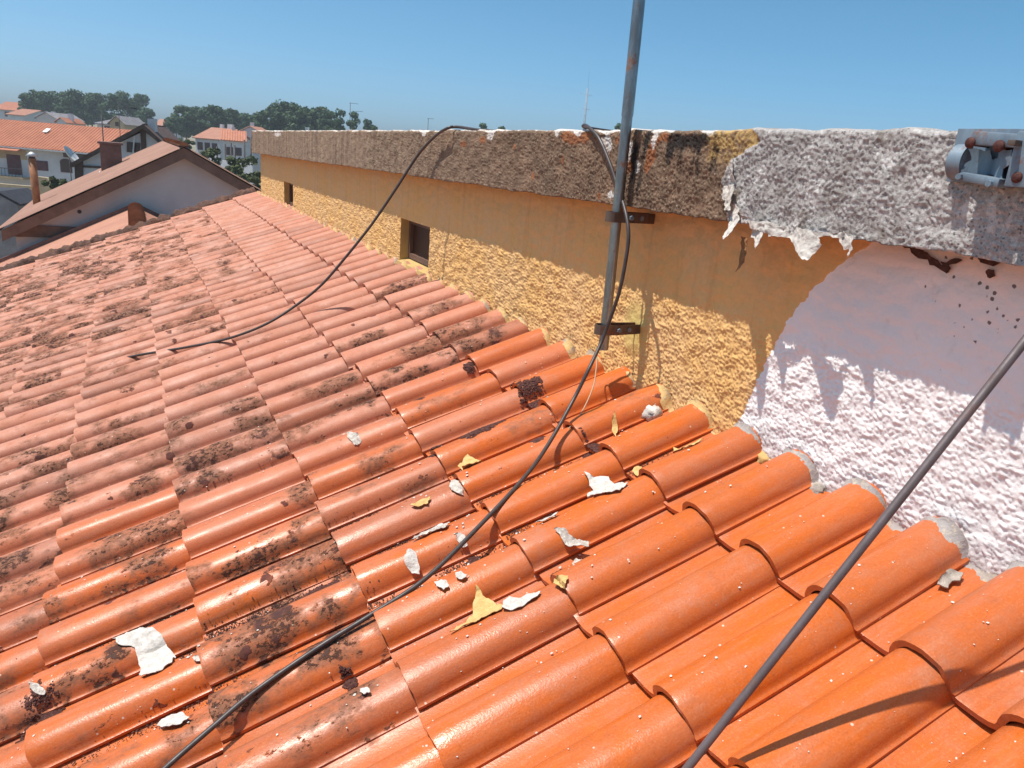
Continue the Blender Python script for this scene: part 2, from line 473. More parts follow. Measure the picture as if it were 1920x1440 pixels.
# popcorn render: lumps of two sizes
a = fbm(Y / .0082, Z / .0076, 21, 3); b = fbm(Y / .05, Z / .04, 31, 2)
lump = .75 * sstep(-.15, .50, a + .3 * b) + .25 * sstep(-.6, .9, a)
amp = np.where(Y < 2.4, .0039, np.where(Y < 4.8, .0046, .0036))
patch = np.exp(-(((Y - 1.93) / .07) ** 2 + ((Z + .49) / .085) ** 2) ** 2)      # smooth mortar patch round the lower pole bracket
amp = amp * (1 - .85 * patch)
amp = amp * np.where(wsd > 0, .78, .92)
amp = amp * (1 - .72 * sstep(-.40, -.33, Z))
disp = lump * amp + .0028 * b + .004 * patch
disp = disp + .0022 * sstep(0, .004, -wsd) * (Y < 3)        # ochre coat lies over the white one
edge = np.zeros_like(Y)
for (y0, y1, z0, z1) in OPEN:
    dd = np.maximum(np.maximum(y0 - Y, Y - y1), np.maximum(z0 - Z, Z - z1)); edge = np.maximum(edge, np.exp(-np.maximum(dd, 0) / .008))
disp = disp * (1 - .7 * edge)
V = np.stack([XW - disp, Y, Z], -1).reshape(-1, 3)
ny, nz = Y.shape; I = np.arange(ny * nz).reshape(ny, nz)
yc = .5 * (ys[1:] + ys[:-1]); zc = .5 * (zs[1:] + zs[:-1]); YC, ZC = np.meshgrid(yc, zc, indexing='ij')
keep = np.ones_like(YC, bool)
for (y0, y1, z0, z1) in OPEN: keep &= ~((YC > y0) & (YC < y1) & (ZC > z0) & (ZC < z1))
Q = np.stack([I[:-1, :-1], I[:-1, 1:], I[1:, 1:], I[1:, :-1]], -1)[keep]
def grid_obj(name, V, Q, mat, attrs):
    me = bpy.data.meshes.new(name)
    me.vertices.add(len(V)); me.vertices.foreach_set('co', V.astype(np.float32).ravel())
    me.loops.add(Q.size); me.loops.foreach_set('vertex_index', Q.astype(np.int32).ravel())
    me.polygons.add(len(Q)); me.polygons.foreach_set('loop_start', np.arange(0, Q.size, 4, dtype=np.int32))
    me.update(calc_edges=True); me.validate()
    me.polygons.foreach_set('use_smooth', [True] * len(me.polygons))
    for k, A in attrs.items():
        at_ = me.color_attributes.new(k, 'FLOAT_COLOR', 'POINT'); at_.data.foreach_set('color', A.astype(np.float32).ravel())
    me.materials.append(mat); o = bpy.data.objects.new(name, me); COL.objects.link(o); return o

m = M('pebble_dash_paint', .85, 0, .3); p = m.pos(); at_ = m.sep(m.attr('paint'))
n = m.noise(p, 90, 4, .7); nb = m.noise(p, 5, 6, .6)
isw = m.ss(m.math('MULTIPLY_ADD', m.noise(p, 160, 3), .10, at_[0]), .53, .57)
och = m.mix(m.ss(nb, .35, .65), (.77, .455, .170), (.75, .47, .215))
och = m.mix(m.ss(n, .3, .8, 0, .35), och, (.58, .30, .09))
och = m.mix(at_[2], och, (.62, .46, .16))
wht = m.mix(m.ss(nb, .3, .7), (.87, .815, .795), (.83, .785, .77))
wht = m.mix(m.ss(m.noise(p, 22, 6, .7), .55, .8, 0, .5), wht, (.56, .52, .50))
och = m.mix(m.ss(m.noise(m.mapping(p, scale=(1, 7, .5)), 3.5, 7, .65), .48, .72, 0, .28), och, (.48, .23, .075))
c = m.mix(isw, och, wht)
# red-brown tone just under the coping, and mildew
c = m.mix(m.math('MULTIPLY', m.math('MULTIPLY', at_[1], m.ss(m.noise(p, 4, 4, .5), .2, .8, .5, 1)), .55), c, (.52, .22, .10))
vd, vc = m.voro(p, 62); vs = m.sep(vc)
sp = m.math('MULTIPLY', m.ss(m.math('MULTIPLY_ADD', m.noise(p, 200, 3), .35, vd), .36, .46, 1, 0), m.math('GREATER_THAN', m.math('ADD', vs[0], m.math('MULTIPLY', m.noise(p, 6, 3), .8)), m.math('SUBTRACT', 1.5, m.math('MULTIPLY', m.n('ShaderNodeAttribute', attribute_name='paint').outputs['Alpha'], .55))))
zz = m.n('ShaderNodeSeparateXYZ'); m.l(p, zz.inputs[0])
foot = m.math('MULTIPLY', m.ss(m.math('MULTIPLY_ADD', m.noise(p, 12, 6, .7), .22, zz.outputs[2]), -.60, -.49, .85, 0), m.ss(n, .3, .6, .35, 1))
c = m.mix(m.math('MULTIPLY', foot, m.math('MULTIPLY_ADD', isw, .75, .2)), c, (.27, .235, .23))
c = m.mix(m.math('MULTIPLY', sp, .85), c, (.05, .035, .035))
m.col(c); m.bump(m.noise(p, 260, 4, .75), .002, .8); MAT_WALL = m.m
paint = np.zeros(Y.shape + (4,))
paint[..., 0] = np.clip(.5 + wsd / .03, 0, 1)
under = cbot(Y) - Z
paint[..., 1] = sstep(.075, .0, under) * np.where(Y < 1.25, sstep(1.30, 1.0, Y), .35) + .25 * sstep(2.4, 1.4, Y) * sstep(.25, 0, under) * (wsd < 0)
paint[..., 2] = patch
paint[..., 3] = sstep(1.10, .80, Y) * sstep(-.42, -.16, Z)
o = grid_obj('rendered_face', V, Q, MAT_WALL, {'paint': paint.reshape(-1, 4)}); child(o, wall)
tag(o, 'rough ochre render peeled to white at its near end')

# wall body behind the face
MAT_OCH = simple('ochre_render', (.56, .37, .14), .9, bump=.004)
bm = bmesh.new(); box(bm, (XW + .13, -2.5, -1.3), (XW + .32, 9.69, -.02)); o = bm_obj('wall_core', bm, MAT_OCH); child(o, wall)
bm = bmesh.new(); box(bm, (XW, 9.68, -1.2), (XW + .132, 9.702, -.09)); o = bm_obj('wall_end', bm, MAT_OCH); child(o, wall)

# vent openings
MAT_FRAME = simple('dark_wood_frame', (.16, .09, .065), .6, bump=.001)
MAT_PANE = M('dark_pane', .5, 0, .2); MAT_PANE.col((.055, .024, .014)); MAT_PANE = MAT_PANE.m
for (y0, y1, z0, z1) in OPEN:
    x0, x1 = XW + .0005, XW + .12
    Vj = [(x0, y0, z0), (x1, y0, z0), (x1, y0, z1), (x0, y0, z1), (x0, y1, z0), (x1, y1, z0), (x1, y1, z1), (x0, y1, z1)]
    x_s = XW - .006
    o = mesh_obj('reveal', Vj, [(0, 1, 2, 3), (5, 4, 7, 6), (3, 2, 6, 7)], MAT_OCH); child(o, wall)
    o = mesh_obj('sill', [(XW - .022, y0 + .002, z0 - .02), (XW - .022, y1 - .002, z0 - .02), (x1, y1 - .002, z0 - .015), (x1, y0 + .002, z0 - .015),
                          (XW - .018, y0 + .002, z0 + .002), (XW - .018, y1 - .002, z0 + .002), (x1, y1 - .002, z0 + .022), (x1, y0 + .002, z0 + .022)],
                 [(3, 2, 1, 0), (4, 5, 6, 7), (0, 1, 5, 4), (1, 2, 6, 5), (2, 3, 7, 6), (3, 0, 4, 7)], MAT_OCH); child(o, wall)
    bm = bmesh.new(); t = .028; xa, xb = XW + .050, XW + .085
    box(bm, (xa, y0 + .003, z0 + .02), (xb, y0 + t, z1 - .003)); box(bm, (xa, y1 - t, z0 + .02), (xb, y1 - .003, z1 - .003))
    box(bm, (xa + .001, y0 + t, z1 - t), (xb - .001, y1 - t, z1 - .003)); box(bm, (xa + .001, y0 + t, z0 + .02), (xb - .001, y1 - t, z0 + .02 + t))
    fr = bm_obj('window_frame', bm, MAT_FRAME); child(fr, wall)
    o = mesh_obj('pane', [(XW + .07, y0 + t, z0 + .03), (XW + .07, y1 - t, z0 + .03), (XW + .07, y1 - t, z1 - t), (XW + .07, y0 + t, z1 - t)], [(0, 1, 2, 3)], MAT_PANE)
    o.parent = fr; o.matrix_parent_inverse = Matrix.Identity(4)

# coping: rough concrete band with a peeling white paint film at the near end
def film_sd(y, z):
    zb = np.array([-.12, -.088, -.045, -.013, .02, .04, .059, .085, .10, .114, .13]); yb = np.array([1.475, 1.486, 1.515, 1.523, 1.515, 1.497, 1.464, 1.417, 1.43, 1.468, 1.47])
    return np.interp(z, zb, yb) - y
ysc = wall_y_grid(); ysc = np.append(ysc, 9.74)
tt = np.linspace(0, 1, 82)                 # up the front face, then round and over the top
A_, Tt = np.meshgrid(ysc, tt, indexing='ij')
zb_, zt_ = cbot(A_), ctop(A_)
lowwob = .004 * fbm(A_ * 9, A_ * 0 + .3, 41, 4) + .0025 * pn(A_ * 45, A_ * 0, 47)
kf = 74
front = np.clip(Tt / tt[kf - 1], 0, 1); over = np.clip((Tt - tt[kf - 1]) / (1 - tt[kf - 1]), 0, 1)
Zc = zb_ + lowwob + (zt_ - zb_ - lowwob) * front
a = fbm(A_ / .0075, Zc / .007, 51, 3); b = fbm(A_ / .055, Zc / .05, 57, 3)
fsd = film_sd(A_, Zc) + .006 * fbm(A_ * 45, Zc * 45, 61)
rough_amp = np.where(A_ < 2.4, .0036, np.where(A_ < 4.8, .0032, .0014))
dc = sstep(-.35, .7, a + .3 * b) * rough_amp + .0026 * b + .0028 * sstep(0, .004, fsd)
rnd = .012 * (1 - np.sqrt(np.clip(1 - (np.clip(front - .95, 0, .05) / .05) ** 2, 0, 1)))
Xc = XC - dc * (1 - over) + rnd + over * .44
Zc = Zc + dc * np.where(over > 0, .6, 0) * (over < 1) - .0035 * pn(A_ * 20, over * 3, 66) * (front >= 1)
Zc = Zc + .006 * fbm(A_ * 6, A_ * 0 + .7, 43, 4) * sstep(.9, 1, front)
V = np.stack([Xc, A_, Zc], -1)
# close the underside
und = np.stack([np.full_like(ysc, XW + .02), ysc, cbot(ysc) + .004], -1)[:, None, :]
V = np.concatenate([und, V], 1); ny, nz = V.shape[:2]; I = np.arange(ny * nz).reshape(ny, nz)
Q = np.stack([I[:-1, :-1], I[:-1, 1:], I[1:, 1:], I[1:, :-1]], -1).reshape(-1, 4)
Af = np.concatenate([A_[:, :1], A_], 1); Zf = V[..., 2]; fsdf = np.concatenate([fsd[:, :1], fsd], 1); frf = np.concatenate([front[:, :1] * 0, front], 1)
cm = np.zeros(Af.shape + (4,))
cm[..., 0] = np.clip(.5 + fsdf / .03, 0, 1)
def blob(y, z, cy, cz, ry, rz): return np.exp(-((y - cy) / ry) ** 2 - ((z - cz) / rz) ** 2)
blk = np.zeros_like(Af); orl = np.zeros_like(Af); whi = np.zeros_like(Af)
for px, py, rx, ry, kk in [(1190, 290, .022, .08, 1), (1200, 340, .02, .1, .9), (1215, 260, .02, .05, .8), (1275, 290, .035, .05, .8), (1310, 285, .03, .06, .7), (1300, 262, .10, .018, .9), (1345, 270, .022, .08, 1.0),
                         (1130, 330, .03, .09, .7), (1240, 300, .03, .06, .5), (1258, 275, .02, .05, .8), (1160, 350, .05, .1, .5), (1300, 330, .09, .04, .45)]:
    c0 = plx(px, py, XC); blk += kk * blob(Af, Zf, c0[1], c0[2], rx, ry)
for px, py, rx, ry in [(1075, 260, .05, .028), (1100, 255, .04, .03), (1060, 255, .03, .02), (1225, 280, .022, .04), (1245, 258, .03, .02), (1215, 310, .02, .04), (1160, 262, .03, .02), (1180, 300, .03, .06),
                       (1125, 368, .02, .02), (1260, 262, .02, .015), (1055, 300, .015, .03), (965, 275, .03, .02), (905, 262, .05, .02), (870, 270, .05, .02), (1000, 330, .02, .02)]:
    c0 = plx(px, py, XC); orl += blob(Af, Zf, c0[1], c0[2], rx, ry)
for px, py, rx, ry in [(1085, 250, .03, .015), (1140, 270, .04, .05), (1180, 285, .03, .05), (1195, 315, .025, .03), (1228, 262, .02, .04), (1335, 252, .03, .018), (920, 255, .05, .03), (1145, 365, .03, .02), (1045, 250, .02, .02), (795, 250, .06, .02), (520, 252, .3, .03)]:
    c0 = plx(px, py, XC); whi += blob(Af, Zf, c0[1], c0[2], rx, ry)
cm[..., 1] = np.clip(blk, 0, 1); cm[..., 2] = np.clip(orl, 0, 1)
cm[..., 3] = np.clip(whi + sstep(.94, 1.0, frf) * .75, 0, 1)
m = M('weathered_coping', .92, 0, .25); p = m.pos(); A = m.attr('cop'); at_ = m.sep(A)
alp = m.n('ShaderNodeAttribute', attribute_name='cop').outputs['Alpha']
n = m.noise(p, 120, 5, .75); nb = m.noise(p, 9, 7, .7); stk = m.noise(m.mapping(p, scale=(1, 6, .45)), 2.4, 7, .7)
yv = m.n('ShaderNodeSeparateXYZ'); m.l(p, yv.inputs[0]); yy = yv.outputs[1]
moss = m.mix(m.ss(nb, .35, .65), (.27, .172, .112), (.15, .095, .062))
far = m.mix(m.ss(stk, .35, .65), (.325, .23, .155), (.215, .145, .10))
c = m.mix(m.ss(yy, 2.2, 4.8, 0, .95), moss, far)
c = m.mix(m.math('MULTIPLY', m.ss(stk, .50, .72, 0, .50), m.ss(nb, .35, .6, .15, 1)), c, (.09, .062, .05))
c = m.mix(m.ss(m.noise(p, 5, 6, .6), .5, .7, 0, .35), c, (.12, .085, .062))
c = m.mix(m.ss(n, .5, .75, 0, .6), c, (.33, .23, .155))
c = m.mix(m.ss(n, .42, .28, 0, .7), c, (.055, .042, .036))
pv_, pc_ = m.voro(p, 120); pit = m.math('MULTIPLY', m.ss(pv_, .18, .34, 1, 0), m.math('GREATER_THAN', m.sep(pc_)[0], .45))
c = m.mix(m.math('MULTIPLY', pit, .75), c, (.05, .038, .03))
c = m.mix(m.math('MULTIPLY', m.math('MULTIPLY', m.ss(pv_, .2, .4, 1, 0), m.math('LESS_THAN', m.sep(pc_)[0], .16)), .7), c, (.44, .33, .23))
c = m.mix(m.ss(m.math('ADD', m.math('MULTIPLY', at_[2], .75), m.noise(p, 40, 5, .7)), .95, 1.06, 0, .85), c, (.30, .11, .045))
c = m.mix(m.ss(m.math('ADD', m.math('MULTIPLY', alp, .62), m.noise(p, 34, 6, .7)), .90, .98), c, (.66, .60, .55))
c = m.mix(m.ss(m.math('ADD', m.math('MULTIPLY', at_[1], .50), m.noise(m.mapping(p, scale=(1, 1.8, .7)), 26, 9, .8)), .76, .98, 0, .95), c, (.022, .018, .017))
# ochre base coat laid bare next to the paint film
och = m.math('MULTIPLY', m.ss(at_[0], .02, .4), m.ss(m.noise(p, 30, 4), .35, .55))
zz = yv.outputs[2]
c = m.mix(m.math('MULTIPLY', m.math('MULTIPLY', m.ss(yy, 1.615, 1.57), m.ss(zz, .015, .06)), m.ss(m.noise(p, 45, 5, .75), .36, .60)), c, (.50, .32, .12))
film = m.mix(m.ss(nb, .3, .7), (.44, .405, .385), (.34, .315, .30))
film = m.mix(m.ss(n, .45, .7, 0, .85), film, (.66, .63, .61))
film = m.mix(m.ss(n, .46, .30, 0, .8), film, (.17, .15, .145))
film = m.mix(m.math('MULTIPLY', pit, .7), film, (.12, .105, .10))
film = m.mix(m.ss(nb, .50, .66, 0, .75), film, (.23, .19, .16))
film = m.mix(m.ss(m.noise(p, 4, 5, .6), .52, .68, 0, .45), film, (.24, .22, .21))
film = m.mix(m.ss(m.noise(m.mapping(p, loc=(5, 3, 1)), 13, 6, .75), .54, .64, 0, .85), film, (.72, .69, .66))
c = m.mix(m.ss(m.math('MULTIPLY_ADD', m.noise(p, 160, 3), .10, at_[0]), .53, .57), c, film)
m.col(c); m.bump(m.noise(p, 300, 4, .7), .0035, .9); MAT_COP = m.m
o = grid_obj('coping', V.reshape(-1, 3), Q, MAT_COP, {'cop': cm.reshape(-1, 4)}); child(o, wall)
tag(o, 'rough weathered coping band, dark with lichen and whitewashed at its near end')
# far end cap and back of the coping
ye = 9.7395
MAT_CONC = simple('old_concrete', (.30, .23, .165), .95, bump=.006, scale=8, c2=(.16, .115, .08))
o = mesh_obj('coping_end', [(XC, ye, cbot(ye)), (XC + .44, ye, cbot(ye)), (XC + .44, ye, ctop(ye)), (XC, ye, ctop(ye))], [(0, 1, 2, 3)], MAT_CONC); child(o, wall)
o = mesh_obj('coping_back', [(XC + .439, -2.5, -1.3), (XC + .439, ye, -1.3), (XC + .439, ye, ctop(ye)), (XC + .439, -2.5, ctop(-2.5))], [(0, 1, 2, 3)], MAT_CONC); child(o, wall)

# mortar fillet where the tiles meet the wall
um = np.arange(.2, 9.9, .006); V = []; nn = 7
smx = 1.43 / math.cos(AL)
att = np.zeros((len(um), nn, 4))
for i, u in enumerate(um):
    n1 = float(fbm(np.array([u * 14]), np.array([.5]), 71)[0]); n2 = float(pn(np.array([u * 60]), np.array([.5]), 73)[0])
    reach = max(.002, .006 + .016 * n1 + .004 * n2 + (.004 if u < 1.5 else 0))
    for k in range(nn):
        t = k / (nn - 1)                      # 0 at the tile, 1 on the wall
        s = smx - reach * (1 - t) ** 1.5 - .002
        hs = float(tile_h(s, u)) - .003 + (.012 + .012 * n1) * t ** 1.6 + .0035 * float(pn(np.array([u * 90]), np.array([t * 5]), 77)[0])
        V.append(roof_pt(s + .012 * t, u, hs))
        wz = V[-1][2]
        att[i, k, 0] = np.clip(.5 + float(white_sd(u, -.64)) / .03, 0, 1); att[i, k, 1] = .0
V = np.array(V); I = np.arange(len(um) * nn).reshape(len(um), nn)
Q = np.stack([I[:-1, :-1], I[:-1, 1:], I[1:, 1:], I[1:, :-1]], -1).reshape(-1, 4)
m = M('mortar', .95, 0, .2); p = m.pos(); a0 = m.sep(m.attr('paint'))[0]
n = m.noise(p, 70, 5, .7)
c = m.mix(m.ss(a0, .4, .6), (.60, .40, .17), (.36, .325, .31))
c = m.mix(m.ss(m.noise(p, 11, 5, .6), .52, .62, 0, .85), c, (.30, .25, .21)); c = m.mix(m.ss(n, .5, .7, 0, .6), c, (.62, .50, .34))
m.col(c); m.bump(n, .005, .8); MAT_MORT = m.m
o = grid_obj('mortar_fillet', V, Q, MAT_MORT, {'paint': att.reshape(-1, 4)}); child(o, wall)

# ---- hanging and peeling paint film
def flake_mat(name, a, b, dots=.3):
    m = M(name, .8, 0, .3); p = m.pos(); n = m.noise(p, 60, 5, .7)
    c = m.mix(m.ss(n, .35, .65), a, b); c = m.mix(m.ss(m.noise(p, 150, 3), .62, .7, 0, dots), c, (.12, .10, .09))
    m.col(c); m.bump(m.noise(p, 140, 4), .004, .7); return m.m
MAT_FW = flake_mat('white_paint_film', (.62, .575, .52), (.47, .43, .385), .5)
MAT_FY = flake_mat('ochre_paint_film', (.62, .42, .17), (.52, .33, .12))
MAT_FG = flake_mat('dirty_paint_film', (.62, .57, .50), (.36, .31, .27), .6)
MAT_FB = flake_mat('brown_paint_film', (.30, .15, .06), (.20, .09, .035))

def poly_sheet(name, pts, place, mat, cuts=3, th=.0018, wob=.003, seed=0, rag=.09):
    """polygon in (a,b) -> thin ragged sheet; place(a,b)->(3D point, normal)"""
    bm = bmesh.new(); R_ = random.Random(seed); pp = []
    for i in range(len(pts)):
        a = np.array(pts[i]); b = np.array(pts[(i + 1) % len(pts)]); L = np.linalg.norm(b - a)
        pp.append(a); nseg = 3
        for k in range(1, nseg):
            t = k / nseg; nrm = np.array([-(b - a)[1], (b - a)[0]]) / (L + 1e-9)
            pp.append(a + (b - a) * t + nrm * R_.uniform(-rag, rag) * L)
    vs = [bm.verts.new((q[0], q[1], 0)) for q in pp]
    fc = bm.faces.new(vs); bmesh.ops.triangulate(bm, faces=[fc])
    for _ in range(cuts): bmesh.ops.subdivide_edges(bm, edges=[e for e in bm.edges if e.calc_length() > .006], cuts=1); bmesh.ops.triangulate(bm, faces=bm.faces)
    vlist = list(bm.verts); vlist_i = {v: i for i, v in enumerate(vlist)}
    top = []; bot = []
    for v in vlist:
        P, Nn = place(v.co.x, v.co.y)
        nz = wob * float(fbm(np.array([v.co.x * 60 + seed]), np.array([v.co.y * 60]), 81)[0])
        top.append(P + Nn * (nz + th)); bot.append(P + Nn * nz)
    F = []; n0 = len(vlist)
    for q in bm.faces:
        ii = [vlist_i[v] for v in q.verts]; F.append(tuple(ii)); F.append(tuple(i + n0 for i in ii[::-1]))
    for e in bm.edges:
        if len(e.link_faces) == 1:
            a, b = vlist_i[e.verts[0]], vlist_i[e.verts[1]]; F.append((a, b, b + n0, a + n0))
    bm.free()
    o = mesh_obj(name, top + bot, F, mat, None, True); o.data.set_sharp_from_angle(angle=math.radians(50)); return o
def hang(ptspx, x0, lean, curl, mat, seed, name='hanging_paint_flake'):
    P = [plx(a, b, x0)[1:] for a, b in ptspx]; zt = max(q[1] for q in P); yc_ = sum(q[0] for q in P) / len(P)
    def place(a, b):
        dz = zt - b
        x = x0 - lean * dz - curl * dz * dz * 8 + .010 * math.sin((a - yc_) * 40)
        return np.array([x, a, b]), np.array([-1., 0, 0])
    return poly_sheet(name, P, place, mat, 3, .0016, .004, seed)
Z2 = lambda q: (1340 + q[0] / 4.8, 220 + q[1] / 4.8)
fl = [([(275, 925), (420, 945), (600, 970), (760, 995), (900, 1030), (1090, 1045), (1265, 1070), (1250, 1105), (1170, 1082), (1080, 1085), (1010, 1065), (960, 1085), (900, 1070), (830, 1090), (760, 1060), (690, 1095), (640, 1062), (560, 1080), (500, 1050), (420, 1010), (330, 995)], 1.3265, .02, .1, MAT_FW, 'ragged lower edge of the white paint coat under the coping'),
      ([(310, 960), (430, 950), (458, 1040), (450, 1150), (430, 1185), (395, 1140), (400, 1120), (330, 1080)], 1.3255, .05, .5, MAT_FW, 'narrow white paint flake hanging from the coping, left of two broader ones'),
      ([(470, 960), (700, 985), (900, 1030), (985, 1150), (950, 1215), (910, 1290), (860, 1270), (740, 1150), (690, 1105), (600, 1075), (500, 1075)], 1.3245, .03, .5, MAT_FW, 'broad white paint flake hanging from the coping'),
      ([(1085, 1040), (1250, 1060), (1278, 1190), (1250, 1255), (1228, 1235), (1236, 1190), (1165, 1190), (1110, 1120)], 1.3255, .04, .4, MAT_FW, 'white paint flake with a torn tail hanging from the coping'),
      ([(150, 770), (215, 830), (275, 920), (262, 1040), (225, 1105), (195, 1080), (165, 960), (150, 880)], 1.318, .12, .6, MAT_FW, 'curled white tongue of paint at the torn edge of the coating'),
      ([(160, 370), (172, 480), (178, 600), (60, 615), (75, 520), (105, 440)], 1.326, -.05, -.4, MAT_FW, 'upright white paint curl on the coping face'),
      ([(60, 620), (178, 600), (190, 800), (215, 840), (150, 840), (110, 760), (65, 730)], 1.322, .10, .3, MAT_FG, 'shaded paint curl below the upright one'),
      ([(215, 1070), (260, 1085), (318, 1080), (300, 1130), (318, 1240), (300, 1340), (255, 1392), (245, 1300), (280, 1180), (270, 1110)], 1.345, .04, .3, MAT_FB, 'brown leaf of paint dangling by a thread')]
for i, (pp, x0, le, cu, mt, lab) in enumerate(fl):
    o = hang([Z2(q) for q in pp], x0, le, cu, mt, 300 + i); child(o, wall); tag(o, lab)

MAT_CRUST = simple('dark_crust', (.10, .045, .035), .95, 0, .5, 60, .004)
for i, pp in enumerate([[(1690, 456), (1725, 461), (1742, 474), (1762, 488), (1786, 504), (1780, 513), (1756, 498), (1735, 486), (1713, 474)], [(1768, 490), (1795, 484), (1808, 488), (1790, 495), (1773, 498)], [(1838, 480), (1884, 486), (1880, 493), (1842, 492)], [(1852, 508), (1868, 506), (1870, 518), (1856, 520)]]):
    pl_ = lambda a, b: (np.array([XW - .0055, a, b]), np.array([-1., 0, 0]))
    o = poly_sheet('mildew_crust', [plx(q[0], q[1], XW)[1:] for q in pp], pl_, MAT_CRUST, 2, .002, .001, 350 + i, .24); child(o, wall)

# ================================================================== OWN HOUSE BODY
MAT_WHITE = simple('white_render', (.74, .71, .68), .9, bump=.004, scale=2)
bd = thing('house_body', 'white rendered house carrying the tile roof', 'house', (0, 4, GZ))
bm = bmesh.new()
xl = sl * math.cos(AL) + .45; zl = -H0 + (sl * math.sin(AL)) - .02
prof = [(xl, GZ), (5.0, GZ), (5.0, -1.35), (1.56, -1.35), (1.56, -H0 + 1.56 * math.tan(AL) - .14), (xl, -H0 + xl * math.tan(AL) - .14)]
va = [bm.verts.new((x, -3.0, z)) for x, z in prof]; vb = [bm.verts.new((x, 9.9, z)) for x, z in prof]
bm.faces.new(va); bm.faces.new(vb[::-1])
for k in range(len(prof)): bm.faces.new((va[k], va[(k + 1) % len(prof)], vb[(k + 1) % len(prof)], vb[k]))
child(bm_obj('wall', bm, MAT_WHITE), bd)

# ================================================================== ANTENNA POLE AND ITS BRACKETS
def metal(name, a, b, rough=.42, met=.85, rust=.5):
    m = M(name, rough, met); p = m.pos(); n = m.noise(m.mapping(p, scale=(1, 1, .25)), 28, 7, .7)
    c = m.mix(m.ss(n, .35, .65), a, b); rr_ = m.ss(m.noise(p, 22, 7, .7), .55, .66, 0, rust)
    m.col(m.mix(rr_, c, (.20, .075, .03))); m.rough(m.math('MULTIPLY_ADD', rr_, .45, m.ss(n, .3, .7, rough * .8, rough * 1.2)))
    m.put(m.b.inputs['Metallic'], m.math('MULTIPLY_ADD', rr_, -met, met)); m.bump(n, .0015, .4); return m.m
MAT_POLE = metal('galvanised_pole', (.36, .36, .36), (.22, .215, .21), .34, .95, .75)
MAT_STRAP = metal('bracket_steel', (.16, .115, .09), (.10, .07, .055), .55, .5, .6)
MAT_ZINC = metal('zinc_clamp', (.21, .27, .32), (.13, .17, .215), .6, .35, .6)
MAT_RUST = simple('rusty_bolt', (.10, .028, .02), .6, .2, .5, 90, .002)
bot = plx(1131, 655, 1.302); mid = plx(1165, 325, 1.300)
dirp = (mid - bot) / np.linalg.norm(mid - bot); topp = bot + dirp * 2.6
pole = thing('antenna_pole', 'tall galvanised antenna pole strapped to the ochre parapet wall', 'pole', bot)
jn = bot + dirp * .72
V, F = [], []
def tube_hollow(path, ro, ri, seg=20):
    V1, F1 = tube_data(path, ro, seg, False); V2, F2 = tube_data(path, ri, seg, False); b = len(V1); n = len(path)
    FF = F1 + [tuple(i + b for i in q[::-1]) for q in F2]
    for k in range(seg):
        k2 = (k + 1) % seg; FF.append((k, b + k, b + k2, k2)); e = (n - 1) * seg; FF.append((e + k, e + k2, b + e + k2, b + e + k))
    return V1 + V2, FF
V, F = tube_hollow([bot, bot + dirp * .3, jn], .0158, .0135); o = mesh_obj('lower_tube', V, F, MAT_POLE, None, True); child(o, pole); o.data.set_sharp_from_angle(angle=.8)
V, F = tube_hollow([jn - dirp * .03, jn + dirp * .5, topp], .0172, .0158); o = mesh_obj('upper_tube', V, F, MAT_POLE, None, True); child(o, pole); o.data.set_sharp_from_angle(angle=.8)
def strap(px_end, zc_px, hgt):
    e = plx(px_end[0], px_end[1], XW); z = e[2]
    t = (z - bot[2]) / dirp[2]; c = bot + dirp * t               # pole centre at this height
    bm = bmesh.new(); R_ = .0195; path = []
    yw = c[1] - .0
    path.append((XW + .01, c[1] - .012)); path.append((c[0] + .028, c[1] - R_ - .002))
    for k in range(9):
        th = -math.pi / 2 - math.pi * k / 8; path.append((c[0] - .014 + (R_ * math.cos(th) if k not in (0, 8) else .02), c[1] + R_ * math.sin(th)))
    path.append((c[0] + .028, c[1] + R_ + .002)); path.append((XW + .01, c[1] + .012))
    th = .003; V = []; F = []; P = np.array(path); T = np.gradient(P, axis=0); Nn = np.stack([-T[:, 1], T[:, 0]], 1); Nn /= np.linalg.norm(Nn, axis=1)[:, None]
    for k in range(len(P)):
        for off in (0, th):
            q = P[k] + Nn[k] * off
            V.append((q[0], q[1], z - hgt / 2)); V.append((q[0], q[1], z + hgt / 2))
    for k in range(len(P) - 1):
        a, b = k * 4, (k + 1) * 4
        F += [(a, b, b + 1, a + 1), (a + 2, a + 3, b + 3, b + 2), (a + 1, b + 1, b + 3, a + 3), (a, a + 2, b + 2, b)]
    F += [(0, 1, 3, 2), (len(V) - 4, len(V) - 2, len(V) - 1, len(V) - 3)]
    st = mesh_obj('wall_bracket', V, F, MAT_STRAP); child(st, pole)
    # bolt through the strap in front of the wall side of the pole, and one at its nose
    for (bx, by) in ((c[0] + .034, c[1] - R_ - .004), (c[0] + .075, c[1] - .016)):
        bm = bmesh.new(); bmesh.ops.create_cone(bm, cap_ends=True, segments=6, radius1=.0075, radius2=.0075, depth=.008)
        bmesh.ops.rotate(bm, verts=bm.verts, cent=(0, 0, 0), matrix=Matrix.Rotation(math.pi / 2, 3, 'X'))
        bmesh.ops.translate(bm, verts=bm.verts, vec=(bx, by - .004, z))
        b_ = bm_obj('bolt', bm, MAT_ZINC); b_.parent = st; b_.matrix_parent_inverse = Matrix.Identity(4)
strap((1196, 614), 0, .030); strap((1213, 408), 0, .030)

# ================================================================== CABLES
MAT_CABLE = simple('black_cable', (.06, .045, .042), .45, 0, .3, 40, 0, .5)
MAT_TUBE = metal('dark_tube', (.16, .125, .125), (.11, .085, .085), .5, .3, .25)
MAT_WIRE = simple('beige_wire', (.50, .34, .22), .6)
